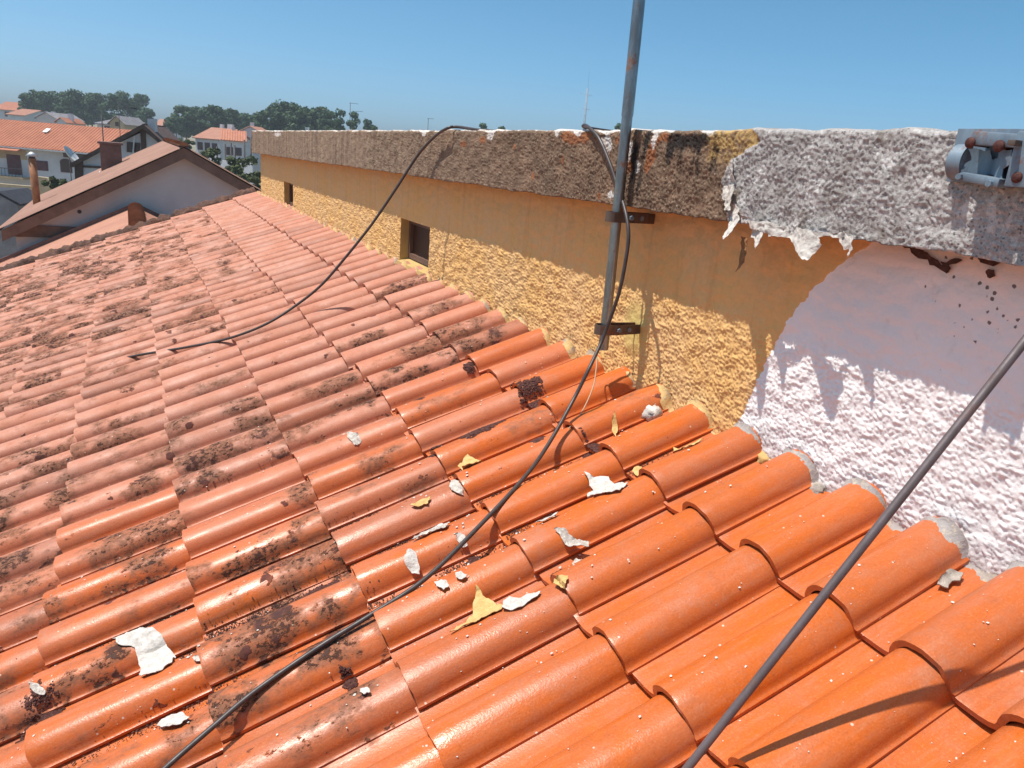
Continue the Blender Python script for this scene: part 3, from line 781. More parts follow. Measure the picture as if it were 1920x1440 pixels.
# cable over the coping right beside the pole, then down across the tiles
def rp(px, py, off):
    s, u = roof_px(px, py, off); return roof_pt(s, u, off)
top_y = plx(1100, 238, XC)[1]
Pb = [(XC + .46, top_y + .13, ctop(2) + .006), (XC + .22, top_y + .10, ctop(2) + .006), (XC + .03, top_y + .05, ctop(2) + .008), plx(1100, 236, XC - .005), plx(1122, 258, 1.318), plx(1143, 305, 1.318), plx(1158, 350, 1.318), plx(1171, 390, 1.300), plx(1178, 430, 1.290), plx(1176, 470, 1.285),
      plx(1163, 540, 1.275), plx(1147, 590, 1.265), plx(1128, 640, 1.245), rp(1105, 690, .20), rp(1075, 750, .135), rp(1030, 830, .088), rp(985, 893, .083), rp(900, 985, .080), rp(800, 1083, .079), rp(700, 1150, .078), rp(600, 1212, .077),
      rp(480, 1295, .077), rp(400, 1362, .079), rp(305, 1445, .080), rp(230, 1520, .08), rp(160, 1620, .078)]
o = tube('coaxial_cable', catmull(Pb, 8), .0056, MAT_CABLE, None, 10)
tag(o, 'black cable looping past the pole and down across the near tiles', 'cable')
# long cable arcing off the coping further away
def plane_cable(px, py):       # vertical plane found from its shadow on wall and tiles
    q = ray(px, py); n = np.array([.36, 1.0, 0]); c0 = n @ np.array([1.43, 3.62, 0]); return q * (c0 / (n @ q))
q0 = plx(880, 243, XC)
Pa = [(XC + .46, q0[1] - .75, ctop(4) + .006), (XC + .2, q0[1] - .35, ctop(4) + .006), (XC + .05, q0[1] - .05, ctop(4) + .007), plx(858, 238, XC + .01), plx(838, 241, XC - .03)]
Pa += [plx(814, 257, XC - .035), plx(782, 293, XC - .06)] + [plane_cable(*q) for q in [ (745, 350), (715, 395), (690, 430), (650, 480), (605, 532), (560, 569)]]
Pa += [rp(500, 607, .10), rp(430, 634, .075), rp(350, 651, .072), rp(270, 664, .072), rp(215, 676, .074), rp(150, 700, .072), rp(60, 735, .068), rp(-60, 775, .068)]
Pa = Pa[:16] + [rp(270, 664, .066), rp(222, 674, .060), rp(186, 684, .052)]
o = tube('coaxial_cable', catmull(Pa, 8), .0068, MAT_CABLE, None, 8)
tag(o, 'black cable arcing from the coping top beyond the vent to the pale tiles', 'cable')
Pw = [bot + np.array([-.004, -.002, .03]), plx(1120, 662, 1.29), plx(1118, 690, 1.27), rp(1113, 722, .12), rp(1100, 755, .095), rp(1083, 785, .075), rp(1064, 806, .06), rp(1058, 812, .03)]
o = tube('thin_wire', catmull(Pw, 6), .0021, MAT_WIRE, None, 6)
tag(o, 'thin beige wire curling from the foot of the pole onto the tiles', 'wire')
# dark tube leaning on the coping at the right
a_ = np.array([1.135, .614, -.192]); b_ = np.array([.696, .674, -.845]); dv = (a_ - b_) / np.linalg.norm(a_ - b_)
lo_ = b_ - dv * .135; hi_ = a_ + dv * .62
V, F = tube_hollow([lo_, .5 * (lo_ + hi_), hi_], .0066, .0052, 18); o = mesh_obj('leaning_tube', V, F, MAT_TUBE, None, True); o.data.set_sharp_from_angle(angle=.8)
tag(o, 'dark metal tube leaning from the near tiles against the coping', 'tube')

# ================================================================== ZINC MAST CLAMP ON THE COPING
cx = XC - .012
cl = thing('mast_clamp', 'galvanised mast clamp with rusty bolts fixed to the white coping', 'clamp', plx(1860, 300, cx))
Z7 = lambda q: (1760 + q[0] / 9, 220 + q[1] / 9)
def yz(q, x): return plx(*Z7(q), x)[1:]
def boxyz(name, qa, qb, x0, x1, mat, bev=.002, parent=None, tilt=0):
    a, b = yz(qa, x0), yz(qb, x0); bm = bmesh.new()
    box(bm, (min(x0, x1), min(a[0], b[0]), min(a[1], b[1])), (max(x0, x1), max(a[0], b[0]), max(a[1], b[1])), bev)
    if tilt: bmesh.ops.rotate(bm, verts=bm.verts, cent=((x0 + x1) / 2, (a[0] + b[0]) / 2, (a[1] + b[1]) / 2), matrix=Matrix.Rotation(tilt, 3, 'X'))
    o = bm_obj(name, bm, mat, None, bev > 0)
    if bev: o.data.set_sharp_from_angle(angle=.6)
    if parent is None: child(o, cl)
    else: o.parent = parent; o.matrix_parent_inverse = Matrix.Identity(4)
    return o
x_b = XC - .016
boxyz('back_plate', (330, 190), (1640, 1180), x_b, x_b + .014, MAT_ZINC, .001)
boxyz('top_flange', (560, 250), (1420, 500), x_b - .045, x_b - .001, MAT_ZINC, .004, tilt=.05)
boxyz('bottom_flange', (330, 950), (1000, 1150), x_b - .052, x_b - .001, MAT_ZINC, .005, tilt=.10)
# two half-round saddles that would grip the mast
def saddle(q, wd, hg, x0):
    c0 = yz(q, x0); V = []; F = []; n_ = 14; half = wd / 2
    for k in range(n_ + 1):
        th = math.pi * k / n_ - math.pi / 2
        for r_ in (1.0, .86):
            for yy_ in (-half, half):
                V.append((x0 - .030 * math.cos(th) * r_ + .004, c0[0] + yy_, c0[1] + hg * .5 * math.sin(th) * r_))
    for k in range(n_):
        a, b = 4 * k, 4 * (k + 1)
        F += [(a, a + 1, b + 1, b), (a + 2, b + 2, b + 3, a + 3), (a, b, b + 2, a + 2), (a + 1, a + 3, b + 3, b + 1)]
    F += [(0, 2, 3, 1), (4 * n_, 4 * n_ + 1, 4 * n_ + 3, 4 * n_ + 2)]
    o = mesh_obj('saddle', V, F, MAT_ZINC, None, True); o.data.set_sharp_from_angle(angle=.7); child(o, cl)
saddle((395, 760), .026, .062, x_b); 
# waisted gripping plate
pts = [(540, 540), (820, 540), (850, 700), (1000, 700), (1040, 560), (1360, 560), (1360, 780), (1200, 880), (1180, 1180), (1000, 1180), (960, 980), (760, 970), (430, 960), (470, 800), (560, 720)]
def plc(a, b): return np.array([x_b - .022 + .014 * math.cos((a - yz((900, 700), x_b)[0]) * 60), a, b]), np.array([-1., 0, 0])
o = poly_sheet('grip_plate', [yz(q, x_b - .02) for q in pts[::-1]], plc, MAT_ZINC, 2, .003, .0005, 5); child(o, cl)
boxyz('side_post', (1330, 230), (1470, 1190), x_b - .05, x_b - .001, MAT_ZINC, .003)
for q, rr_ in (((500, 425), .0092), ((985, 480), .0098), ((1290, 1010), .009)):
    c0 = yz(q, x_b - .055); bm = bmesh.new()
    bmesh.ops.create_uvsphere(bm, u_segments=14, v_segments=8, radius=rr_)
    for v in bm.verts: v.co.x *= .5
    bmesh.ops.translate(bm, verts=bm.verts, vec=(x_b - .050, c0[0], c0[1]))
    bh = bm_obj('bolt', bm, MAT_RUST, None, True); child(bh, cl)
    V, F = tube_data([(x_b - .046, c0[0], c0[1]), (x_b, c0[0], c0[1])], .0048, 8); s_ = mesh_obj('shank', V, F, MAT_RUST, None, True); s_.parent = bh; s_.matrix_parent_inverse = Matrix.Identity(4)
boxyz('nut', (1170, 375), (1280, 470), x_b - .068, x_b - .046, MAT_STRAP, .001)
for q in ((345, 1000), (850, 1120)):
    c0 = yz(q, x_b - .055); V, F = tube_data([(x_b - .058, c0[0], c0[1]), (x_b - .046, c0[0], c0[1])], .0055, 6); child(mesh_obj('rivet', V, F, MAT_ZINC), cl)

# ================================================================== FALLEN PAINT FLAKES
def roof_flake(px, py, wpx, hpx, mat, label, seed, lift=.012, axis=0.4, cat='paint flake', pts=None, name='fallen_paint_flake', th=.0016):
    big = wpx >= 50; off = .052 if big else .03
    c = roof_px(px, py, off)
    if not big:
        for _ in range(6): off = .5 * off + .5 * (float(tile_h(*c)) + .006); c = roof_px(px, py, off)
    R_ = random.Random(seed)
    if pts is None:
        pts = []; n_ = R_.randint(7, 10)
        for i in range(n_):
            th_ = 2 * math.pi * i / n_ + R_.uniform(-.2, .2); r_ = R_.uniform(.6, 1.08); pts.append((px + wpx / 2 * r_ * math.cos(th_), py + hpx / 2 * r_ * math.sin(th_)))
    loc = [np.array(roof_px(a, b, off)) for a, b in pts]; loc = [(q - np.array(c)) for q in loc]
    ca_, sa_ = math.cos(axis), math.sin(axis)
    ext = max(np.linalg.norm(q) for q in loc)
    hc = float(np.mean([tile_h(c[0] + q[0], c[1] + q[1]) for q in loc])) + .010
    def hsoft(s, u):   # sheets bridge over hollows: average of the surface around the point
        rs = .012
        if big: return max(float(tile_h(s, u)) + .003, .35 * float(tile_h(s, u)) + .041)
        return .002 + max(float(tile_h(s, u)), .6 * float(np.mean([tile_h(s, u + a) for a in (-rs, 0, rs)])) + .4 * hc)
    def place(a, b):
        s, u = c[0] + a, c[1] + b
        t = (a * ca_ + b * sa_) / ext; t2 = (-a * sa_ + b * ca_) / ext
        h = hsoft(s, u) + .0015 + lift * (t * t * .9 + .3 * max(t2, 0) ** 2)
        return roof_pt(s, u, h), NVEC
    o = poly_sheet(name, [tuple(q) for q in loc], place, mat, 3 if wpx > 45 else 2, th, .0035, seed)
    return tag(o, label, cat, 'fallen paint flakes on the roof')
FK = [
 (None, 275, 1235, 100, 85, MAT_FW, 'large white folded paint flake on the tiles at lower left', .016, [(220, 1212), (245, 1198), (295, 1190), (322, 1220), (326, 1252), (298, 1272), (275, 1281), (262, 1250), (258, 1222), (235, 1224)]),
 (None, 333, 1359, 70, 36, MAT_FW, 'small cream paint flake by the cable at the bottom left', .006, [(300, 1368), (312, 1352), (338, 1340), (363, 1356), (345, 1370), (310, 1377)]),
 (None, 903, 1150, 95, 90, MAT_FY, 'large curled yellow paint flake on the near tiles', .007, [(895, 1104), (912, 1118), (948, 1145), (945, 1158), (920, 1168), (850, 1205), (862, 1178), (885, 1150)]),
 (None, 985, 1140, 70, 42, MAT_FW, 'white paint flake touching the large curled yellow one', .008, [(950, 1125), (975, 1128), (1018, 1122), (1008, 1135), (965, 1158), (948, 1158)]),
 (None, 1135, 914, 86, 52, MAT_FW, 'largest flat white paint flake below the pole', .010, [(1096, 892), (1140, 890), (1160, 908), (1180, 917), (1165, 932), (1102, 938), (1100, 922), (1112, 915)]),
 (None, 881, 874, 52, 42, MAT_FY, 'square yellow paint flake with ragged edges left of the cable', .010, [(858, 873), (878, 856), (905, 868), (906, 876), (884, 892), (872, 893)]),
 (None, 813, 1003, 72, 48, MAT_FG, 'grey and white crumbling paint flake left of the cable', .010, [(778, 1028), (795, 1000), (822, 981), (848, 990), (840, 1003), (812, 1010)]),
 (None, 771, 1052, 34, 26, MAT_FW, 'small white flake lying up against the black cable', .006, None),
 (None, 1075, 1014, 64, 34, MAT_FG, 'grey and yellow curled flake standing off a near tile', .008, [(1044, 1010), (1060, 1005), (1074, 1010), (1104, 1012), (1104, 1022), (1085, 1020), (1066, 1024)]),
 (None, 1290, 843, 64, 24, MAT_FY, 'yellow and white sliver in a channel near the wall', .006, [(1262, 838), (1280, 842), (1322, 832), (1312, 842), (1275, 857), (1262, 852)]),
 (None, 1198, 886, 32, 22, MAT_FY, 'small yellow flake just right of the largest white flake', .006, None),
 (None, 865, 1008, 22, 16, MAT_FW, 'tiny white flake beside the crumbling grey one', .004, None),
 (None, 828, 1098, 28, 18, MAT_FW, 'small white flake in the dirty channel under the cable', .004, None),
 (None, 864, 1082, 26, 14, MAT_FW, 'small white flake in the dirty channel right of the cable', .004, None),
 (None, 965, 1022, 42, 22, MAT_FY, 'narrow yellow flake by a tile corner', .006, [(945, 1032), (958, 1020), (983, 1008), (978, 1018), (962, 1030)]),
 (None, 1030, 983, 56, 20, MAT_FW, 'long white splinter of paint in a channel', .005, [(1005, 990), (1030, 976), (1052, 975), (1045, 984), (1020, 996)]),
 (None, 855, 912, 28, 20, MAT_FG, 'grey flake under a tile edge left of the cable', .006, None),
 (None, 662, 820, 34, 16, MAT_FG, 'grey flake lying alone among the middle tiles', .006, None),
 (None, 1045, 889, 20, 14, MAT_FW, 'small white flake left of the largest white flake', .004, None),
 (None, 790, 941, 46, 12, MAT_FY, 'long thin yellow flake under a tile edge', .005, [(770, 950), (790, 938), (808, 932), (802, 942), (780, 950)]),
 (None, 1155, 815, 14, 40, MAT_FY, 'dry yellow leaf-like flake under the pole shadow', .008, [(1150, 832), (1152, 806), (1158, 798), (1160, 812), (1156, 830)]),
 (None, 1090, 1062, 34, 20, MAT_FG, 'grey flake with a purple back on a channel', .008, None),
 (None, 1055, 1095, 34, 20, MAT_FY, 'faded yellow flake at a tile corner', .004, None),
 (None, 68, 1290, 30, 14, MAT_FG, 'grey flake at the far left edge of the near tiles', .004, None),
 (None, 685, 1298, 22, 12, MAT_FW, 'small pale flake on a wet tile near the bottom edge', .003, None),
 (None, 370, 1236, 18, 10, MAT_FW, 'small white flake right of the large folded one', .003, None),
]
for i, (_, px, py, wp, hp, mt, lab, lf, pts) in enumerate(FK):
    roof_flake(px, py, wp, hp, mt, lab, 400 + i, lf, .4 + .7 * (i % 4), pts=pts)
MAT_CEM = simple('grey_cement', (.42, .37, .32), .95, 0, .4, 40, .004)
roof_flake(1782, 1088, 46, 34, MAT_CEM, 'grey cement splash on the near channel below the white wall', 501, .001, .2, 'cement splash', [(1757, 1102), (1766, 1085), (1782, 1074), (1806, 1076), (1800, 1090), (1785, 1092), (1778, 1105)], 'cement_splash', .003)
# mortar lumps stuck on tile ends at the wall
def lump_obj(name, centre, r, mat, label, seed, parent, squash=(1, 1, .6), freq=3.0, amp=.3, sub=3):
    bm = bmesh.new(); bmesh.ops.create_icosphere(bm, subdivisions=sub, radius=1.0)
    for v in bm.verts:
        c = np.array(v.co)
        nz = float(fbm(np.array([c[0] * freq + seed]), np.array([c[1] * freq + c[2] * freq * 1.3]), seed % 50)[0])
        c = c * (1 + amp * nz) * np.array(squash) * r
        v.co = Vector(centre + TVEC * c[0] + np.array([0, 1, 0]) * c[1] + NVEC * c[2])
    o = bm_obj(name, bm, mat, None, True); child(o, parent)
    if label: tag(o, label)
    return o
MAT_LUMP = simple('lime_lump', (.68, .64, .58), .95, 0, .45, 30, .006)
s, u = roof_px(1218, 757, .055); lump_obj('mortar_lump', roof_pt(s, u, float(tile_h(s, u)) - .004), .030, MAT_LUMP, 'white mortar lump on a tile end under the pole', 5, wall, (1, 1.1, .75))
s, u = roof_px(1436, 838, .03); lump_obj('mortar_lump', roof_pt(s, u, float(tile_h(s, u)) - .002), .036, MAT_OCH, 'ochre mortar lump where the wall turns white', 9, wall, (.9, 1.0, .5))
s, u = roof_px(1530, 900, .03); lump_obj('mortar_lump', roof_pt(s, u, float(tile_h(s, u)) - .002), .024, MAT_CEM, 'grey mortar lump below the white wall', 13, wall, (.9, 1.0, .6))

# ================================================================== MOSS CUSHIONS
m = M('moss', 1.0, 0, .1); p = m.pos(); n = m.noise(p, 130, 5, .75)
m.col(m.mix(m.ss(n, .35, .65), (.10, .042, .038), (.18, .085, .07))); m.bump(n, .012, 1.0); MAT_MOSS = m.m
_b = bmesh.new(); bmesh.ops.create_icosphere(_b, subdivisions=1, radius=1.0); _b.verts.ensure_lookup_table()
ICO_V = [np.array(v.co) for v in _b.verts]; ICO_F = [tuple(v.index for v in q.verts) for q in _b.faces]; _b.free()
for i, (px, py, sx, sy) in enumerate([(1003, 738, 58, 38), (785, 755, 44, 26), (905, 815, 90, 22), (812, 850, 40, 24), (588, 1090, 95, 32), (70, 1338, 70, 60), (195, 1015, 36, 18), (785, 795, 26, 22), (965, 722, 24, 14), (1105, 828, 34, 34),
                               (1060, 862, 70, 18), (880, 690, 22, 14), (1010, 832, 30, 14), (645, 1252, 26, 16), (200, 1068, 26, 16), (60, 1122, 22, 20), (880, 1027, 22, 18), (1050, 1075, 40, 14), (860, 680, 28, 12), (718, 542, 30, 14), (385, 740, 34, 16), (440, 692, 30, 13), (292, 807, 22, 12), (490, 798, 24, 12)]):
    s, u = roof_px(px, py, .05); D = np.linalg.norm(roof_pt(s, u, .04)) / FPX
    V = []; F = []; nt_ = int(min(1200, 60 + sx * sy * .5))
    for k in range(nt_):
        th = random.uniform(0, 6.283); rr_ = math.sqrt(random.random())
        wob = 1 + .38 * float(pn(np.array([math.cos(th) * 1.6 + i * 3.7]), np.array([math.sin(th) * 1.6]), 13)[0]) + .2 * float(pn(np.array([math.cos(th) * 5 + i]), np.array([math.sin(th) * 5]), 19)[0])
        a = rr_ * math.cos(th) * sx * .50 * D * wob; b = rr_ * math.sin(th) * sy * .85 * D * wob
        rad = random.uniform(.0026, .0052) * (1.2 - .5 * rr_); h = float(tile_h(s + a, u + b)) + (1 - rr_ ** 2) * min(.004, sy * D * .08)
        c = roof_pt(s + a, u + b, h); b0 = len(V)
        for q in ICO_V:
            qq = q * (1 + .35 * np.array([random.uniform(-1, 1) for _ in range(3)])); V.append(c + rad * (qq - NVEC * (qq @ NVEC) * .5))
        F += [tuple(x + b0 for x in q) for q in ICO_F]
    child(mesh_obj('moss_cushion', V, F, MAT_MOSS), roof)

# grit and tiny paint chips in the channels
V = []; F = []; Cc = []
def chip(s, u, r, hoff=.0012):
    h = float(tile_h(s, u)) + hoff; b0 = len(V); n_ = random.randint(4, 6); a0 = random.uniform(0, 6.3); tilt = random.uniform(-.4, .4)
    for k in range(n_):
        th_ = a0 + 2 * math.pi * k / n_; rr_ = r * random.uniform(.55, 1.1); V.append(roof_pt(s + rr_ * math.cos(th_), u + rr_ * math.sin(th_), h + rr_ * math.cos(th_) * tilt * .5 + r * .25))
    V.append(roof_pt(s, u, h - .001))
    F.append(tuple(b0 + k for k in range(n_)))
    for k in range(n_): F.append((b0 + (k + 1) % n_, b0 + k, b0 + n_))
for k in range(900):
    u = .45 + 2.4 * random.random() ** 1.3; s = random.uniform(-.3, 1.5)
    if s < .25 and u < 1.4 and random.random() < .5: continue
    chip(s, u, random.choice([.0011, .0013, .0016, .002, .0032]))
for (px, py) in [(700, 1130), (760, 1085), (830, 1045), (900, 1010), (650, 1165), (600, 1185), (960, 960), (1010, 925), (560, 1140), (620, 1110), (860, 1085), (1090, 900), (800, 1000), (1000, 1030), (420, 1260), (380, 1250), (120, 1340), (1170, 845)]:
    for k in range(9):
        s, u = roof_px(px + random.gauss(0, 26), py + random.gauss(0, 14), .03); uu = (u - U0) % TW; u += (.155 - uu) * random.uniform(.6, 1); chip(s, u, random.choice([.0015, .002, .003, .004]))
for (_, px, py, wp, hp, mt, lab, lf, pts) in FK:
    for k in range(7):
        s, u = roof_px(px + random.gauss(0, wp * .55 + 8), py + random.gauss(0, hp * .5 + 6), .04); chip(s, u, random.choice([.0012, .0018, .0026, .0042]))
o = mesh_obj('paint_chips', V, F, MAT_FW); tag(o, 'tiny white paint chips scattered over the near tiles', 'paint chips', kind='stuff')
V = []; F = []
MAT_GRIT = simple('dark_grit', (.075, .034, .026), 1.0, 0, .5, 60)
for (jj, s_a, s_b, dens) in [(4, .45, 1.0, 500), (4, -.2, .2, 200), (5, .05, .75, 700), (5, .85, 1.25, 260), (6, .2, .9, 500), (6, -.3, .1, 300), (7, .5, 1.0, 260), (8, .4, 1.1, 260), (7, -.4, .1, 260), (6, 1.0, 1.45, 160), (9, .2, .9, 160), (4, 1.15, 1.4, 90)]:
    for k in range(int(dens * 3.2)):
        s = random.uniform(s_a, s_b)
        if pn(np.array([s * 9]), np.array([jj * 3.3]), 91)[0] < random.uniform(-.45, .25): continue
        u = U0 + jj * TW + .172 + random.gauss(0, .011); chip(s, u, random.choice([.0009, .0012, .0016, .0021, .0028]), .0004)
o = mesh_obj('channel_grit', V, F, MAT_GRIT); tag(o, 'dark moss grit lying in the tile channels', 'grit', kind='stuff')

# ================================================================== NEIGHBOURING HOUSES
def roof_mat(name, a, b, rib=0):
    m = M(name, .8, 0, .3); p = m.pos(); n = m.noise(p, 1.2, 7, .65); n2 = m.noise(p, 14, 5, .7)
    c = m.mix(m.ss(n, .35, .65), a, b); c = m.mix(m.ss(n2, .5, .8, 0, .5), c, tuple(x * .55 for x in a)); m.col(c); m.bump(n2, .01, .5); return m.m
MAT_R1 = roof_mat('pinkish_roof', (.33, .185, .135), (.27, .145, .105))
MAT_R2 = roof_mat('orange_roof', (.47, .19, .11), (.40, .15, .085))
MAT_R3 = roof_mat('salmon_roof', (.46, .225, .15), (.40, .19, .13))
MAT_R4 = roof_mat('old_ridge_tile', (.34, .17, .10), (.24, .12, .075))
MAT_WH = simple('house_white', (.62, .62, .64), .9, 0, .12, .7, .003)
MAT_WS = simple('gable_white', (.60, .56, .545), .9, 0, .12, .8, .003)
MAT_BRN = simple('brown_beam', (.105, .062, .048), .8, 0, .3, 4)
MAT_SOF = simple('brown_soffit', (.20, .12, .085), .8, 0, .25, 3)
MAT_WIN = M('window_glass', .15, 0, .5).col((.045, .022, .024)).m
MAT_SHUT = simple('maroon_shutter', (.13, .05, .055), .7)
MAT_BRK = simple('chimney_brown', (.20, .115, .095), .9, 0, .25, 4, .01)
MAT_ORP = simple('orange_pipe', (.40, .17, .075), .6, 0, .4, 6)
MAT_BEI = simple('beige_wall', (.52, .40, .25), .9, 0, .2, 1.5, .003)
MAT_GRY = simple('grey_shed', (.30, .28, .29), .9, 0, .3, 1.5)
MAT_IRON = simple('dark_iron', (.05, .045, .05), .6, .3)
MAT_LITE = simple('light_metal', (.66, .67, .68), .5, .3)

def ribbed(name, A, B, C, D, pitch, amp, mat, parent, th=.06):
    """ribbed roof slope: eave edge A->B, ridge edge D->C; ribs run from eave to ridge"""
    A, B, C, D = [np.array(q, float) for q in (A, B, C, D)]
    L = np.linalg.norm(B - A); n_ = max(2, int(round(L / pitch))); nrm = np.cross(B - A, D - A); nrm /= np.linalg.norm(nrm)
    if nrm[2] < 0: nrm = -nrm
    sub = 6; ks = np.arange(n_ * sub + 1) / (n_ * sub); V = []; F = []
    for k, t in enumerate(ks):
        ph = (k % sub) / sub; h = amp * math.sin(math.pi * min(1, ph / .65)) if ph < .65 else 0
        V += [A + (B - A) * t + nrm * h, D + (C - D) * t + nrm * h, A + (B - A) * t - nrm * th]
    for k in range(len(ks) - 1):
        a, b = 3 * k, 3 * (k + 1); F += [(a, b, b + 1, a + 1), (a + 2, b + 2, b, a)]
    return child(mesh_obj(name, V, F, mat), parent)
def quad_box(name, P, dvec, mat, parent):
    """extrude polygon P by dvec"""
    P = [np.array(q, float) for q in P]; n_ = len(P); dvec = np.array(dvec, float)
    V = P + [q + dvec for q in P]; F = [tuple(range(n_)), tuple(range(n_, 2 * n_))[::-1]] + [(k, n_ + k, n_ + (k + 1) % n_, (k + 1) % n_) for k in range(n_)]
    return child(mesh_obj(name, V, F, mat), parent)

# --- white gable house straight behind our verge
YG = 22.0
R1 = ply(345, 277, YG); E1 = ply(2, 432, YG); E2 = R1 + (R1 - E1) * np.array([-1, 0, 1]); E2 = np.array([2 * R1[0] - E1[0], YG, E1[2]])
hg = thing('gable_house', 'white gabled house with wide brown barge boards behind the roof verge', 'house', (R1[0], YG, GZ))
LH = 10.0
wall_l = E1[0] + .25; wall_r = E2[0] - .25; slope = (R1[2] - E1[2]) / (R1[0] - E1[0])
quad_box('wall', [(wall_l, YG + .35, GZ), (wall_r, YG + .35, GZ), (wall_r, YG + .35, E2[2] - .15), (R1[0], YG + .35, R1[2] - .25), (wall_l, YG + .35, E1[2] - .15)], (0, LH - .7, 0), MAT_WS, hg)
for E in (E1, E2):
    sgn = 1 if E is E2 else -1
    # slab + ribbed tiles + barge board
    quad_box('barge_board', [(E[0], YG, E[2]), (R1[0], YG, R1[2]), (R1[0], YG, R1[2] - .27), (E[0], YG, E[2] - .27)], (0, .10, 0), MAT_SOF, hg)
    quad_box('soffit', [(E[0], YG + .1, E[2] - .10), (R1[0], YG + .1, R1[2] - .10), (R1[0], YG + .1, R1[2] - .20), (E[0], YG + .1, E[2] - .20)], (0, LH, 0), MAT_SOF, hg)
    ribbed('roof_slope', (E[0] + sgn * .05, YG - .06, E[2] + .03), (E[0] + sgn * .05, YG + LH, E[2] + .03), (R1[0], YG + LH, R1[2] + .03), (R1[0], YG - .06, R1[2] + .03), .21, .03, MAT_R1, hg, .05)
V0 = []
cap = None
for k in range(22):
    y0 = YG - .05 + k * .45; V, F = [], []
    for t in (0, 1):
        for a in range(7):
            th = math.pi * a / 6; r_ = .13 - .015 * t; V.append((R1[0] + r_ * math.cos(th), y0 + .5 * t, R1[2] + .02 + r_ * .75 * math.sin(th) + .02 * (1 - t)))
    F = [(a, a + 1, 7 + a + 1, 7 + a) for a in range(6)] + [tuple(range(7))]
    child(mesh_obj('ridge_tile', V, F, MAT_R4, None, True), hg)
# cross beam and a pale vent hole on the gable
a = ply(55, 432, YG + .3); b = ply(150, 442, YG + .3)
bm = bmesh.new(); box(bm, (wall_l - .02, YG + .27, a[2] - .16), (b[0], YG + .352, a[2] + .12)); child(bm_obj('beam', bm, MAT_SOF), hg)
c0 = ply(149, 397, YG + .34); V, F = tube_data([(c0[0], YG + .33, c0[2]), (c0[0], YG + .36, c0[2])], .05, 10); child(mesh_obj('vent_pipe', V, F, MAT_IRON), hg)
# chimney
ca_ = at(180, 268, 26); 
def on_left_slope(px, py):   # intersection with left roof slope
    n_ = np.array([-slope, 0, 1.0]); q = ray(px, py); return q * ((n_ @ R1) / (n_ @ q))
q1 = on_left_slope(198, 322); q2 = on_left_slope(228, 312)
hw = .42
zt = (ray(196, 270) * (q1[1] / ray(196, 270)[1]))[2]
bm = bmesh.new(); box(bm, (q1[0] - .12, q1[1], q1[2] - .9), (q1[0] + .50, q1[1] + .7, zt), .01); ch = bm_obj('chimney', bm, MAT_BRK); child(ch, hg)
bm = bmesh.new(); box(bm, (q1[0] - .18, q1[1] - .06, zt), (q1[0] + .56, q1[1] + .76, zt + .07), .01); o = bm_obj('cap', bm, MAT_BRK); o.parent = ch; o.matrix_parent_inverse = Matrix.Identity(4)
bm = bmesh.new(); box(bm, (q1[0] - .20, q1[1] - .1, q1[2] - .55), (q1[0] + .55, q1[1] + .8, q1[2] - .02), .01); o = bm_obj('flashing', bm, MAT_LITE); o.parent = ch; o.matrix_parent_inverse = Matrix.Identity(4)
# stove pipe with cowl
q3 = on_left_slope(70, 386); sp_top = ply(60, 297, q3[1])
sp = tube('stove_pipe', [q3 - np.array([0, 0, .3]), sp_top], .10, MAT_ORP, None, 12); child(sp, hg)
bm = bmesh.new(); bmesh.ops.create_cone(bm, cap_ends=True, segments=14, radius1=.17, radius2=.03, depth=.12); bmesh.ops.translate(bm, verts=bm.verts, vec=sp_top + np.array([0, 0, .12])); o = bm_obj('cowl', bm, MAT_LITE, None, True); o.parent = sp; o.matrix_parent_inverse = Matrix.Identity(4)
V, F = tube_data([sp_top, sp_top + np.array([0, 0, .1])], .08, 10); o = mesh_obj('collar', V, F, MAT_IRON); o.parent = sp; o.matrix_parent_inverse = Matrix.Identity(4)

# --- low salmon roof wing between us and the gable house
R2 = ply(254, 389, YG - .05); Lp = ply(37, 480, YG - .05); Rp = ply(330, 420, YG - .05)
sl2 = (R2[2] - Lp[2]) / (R2[0] - Lp[0])
we = thing('low_wing', 'low salmon tiled wing with a barrel ridge below the white gable', 'house', (R2[0], 16, GZ))
xl2 = R2[0] - 4.6; xr2 = R2[0] + 4.0
Ya, Yb = 11.6, YG + .32
ribbed('roof_slope', (xl2, Ya, R2[2] - 4.6 * sl2), (xl2, Yb, R2[2] - 4.6 * sl2), (R2[0], Yb, R2[2]), (R2[0], Ya, R2[2]), .21, .022, MAT_R3, we)
ribbed('roof_slope', (xr2, Ya, R2[2] - 4.0 * sl2), (xr2, Yb, R2[2] - 4.0 * sl2), (R2[0], Yb, R2[2]), (R2[0], Ya, R2[2]), .21, .022, MAT_R3, we)
quad_box('flashing', [(xl2, Yb - .36, R2[2] - 4.6 * sl2 + .03), (R2[0], Yb - .36, R2[2] + .03), (xr2, Yb - .36, R2[2] - 4.0 * sl2 + .03), (xr2, Yb - .36, R2[2] - 4.0 * sl2 + .12), (R2[0], Yb - .36, R2[2] + .12), (xl2, Yb - .36, R2[2] - 4.6 * sl2 + .12)], (0, .06, 0), MAT_BRK, we)
quad_box('wall', [(xl2 + .3, Ya + .3, GZ), (xr2 - .3, Ya + .3, GZ), (xr2 - .3, Ya + .3, R2[2] - 3.9 * sl2 - .1), (R2[0], Ya + .3, R2[2] - .1), (xl2 + .3, Ya + .3, R2[2] - 4.5 * sl2 - .1)], (0, Yb - Ya - .4, 0), MAT_WS, we)
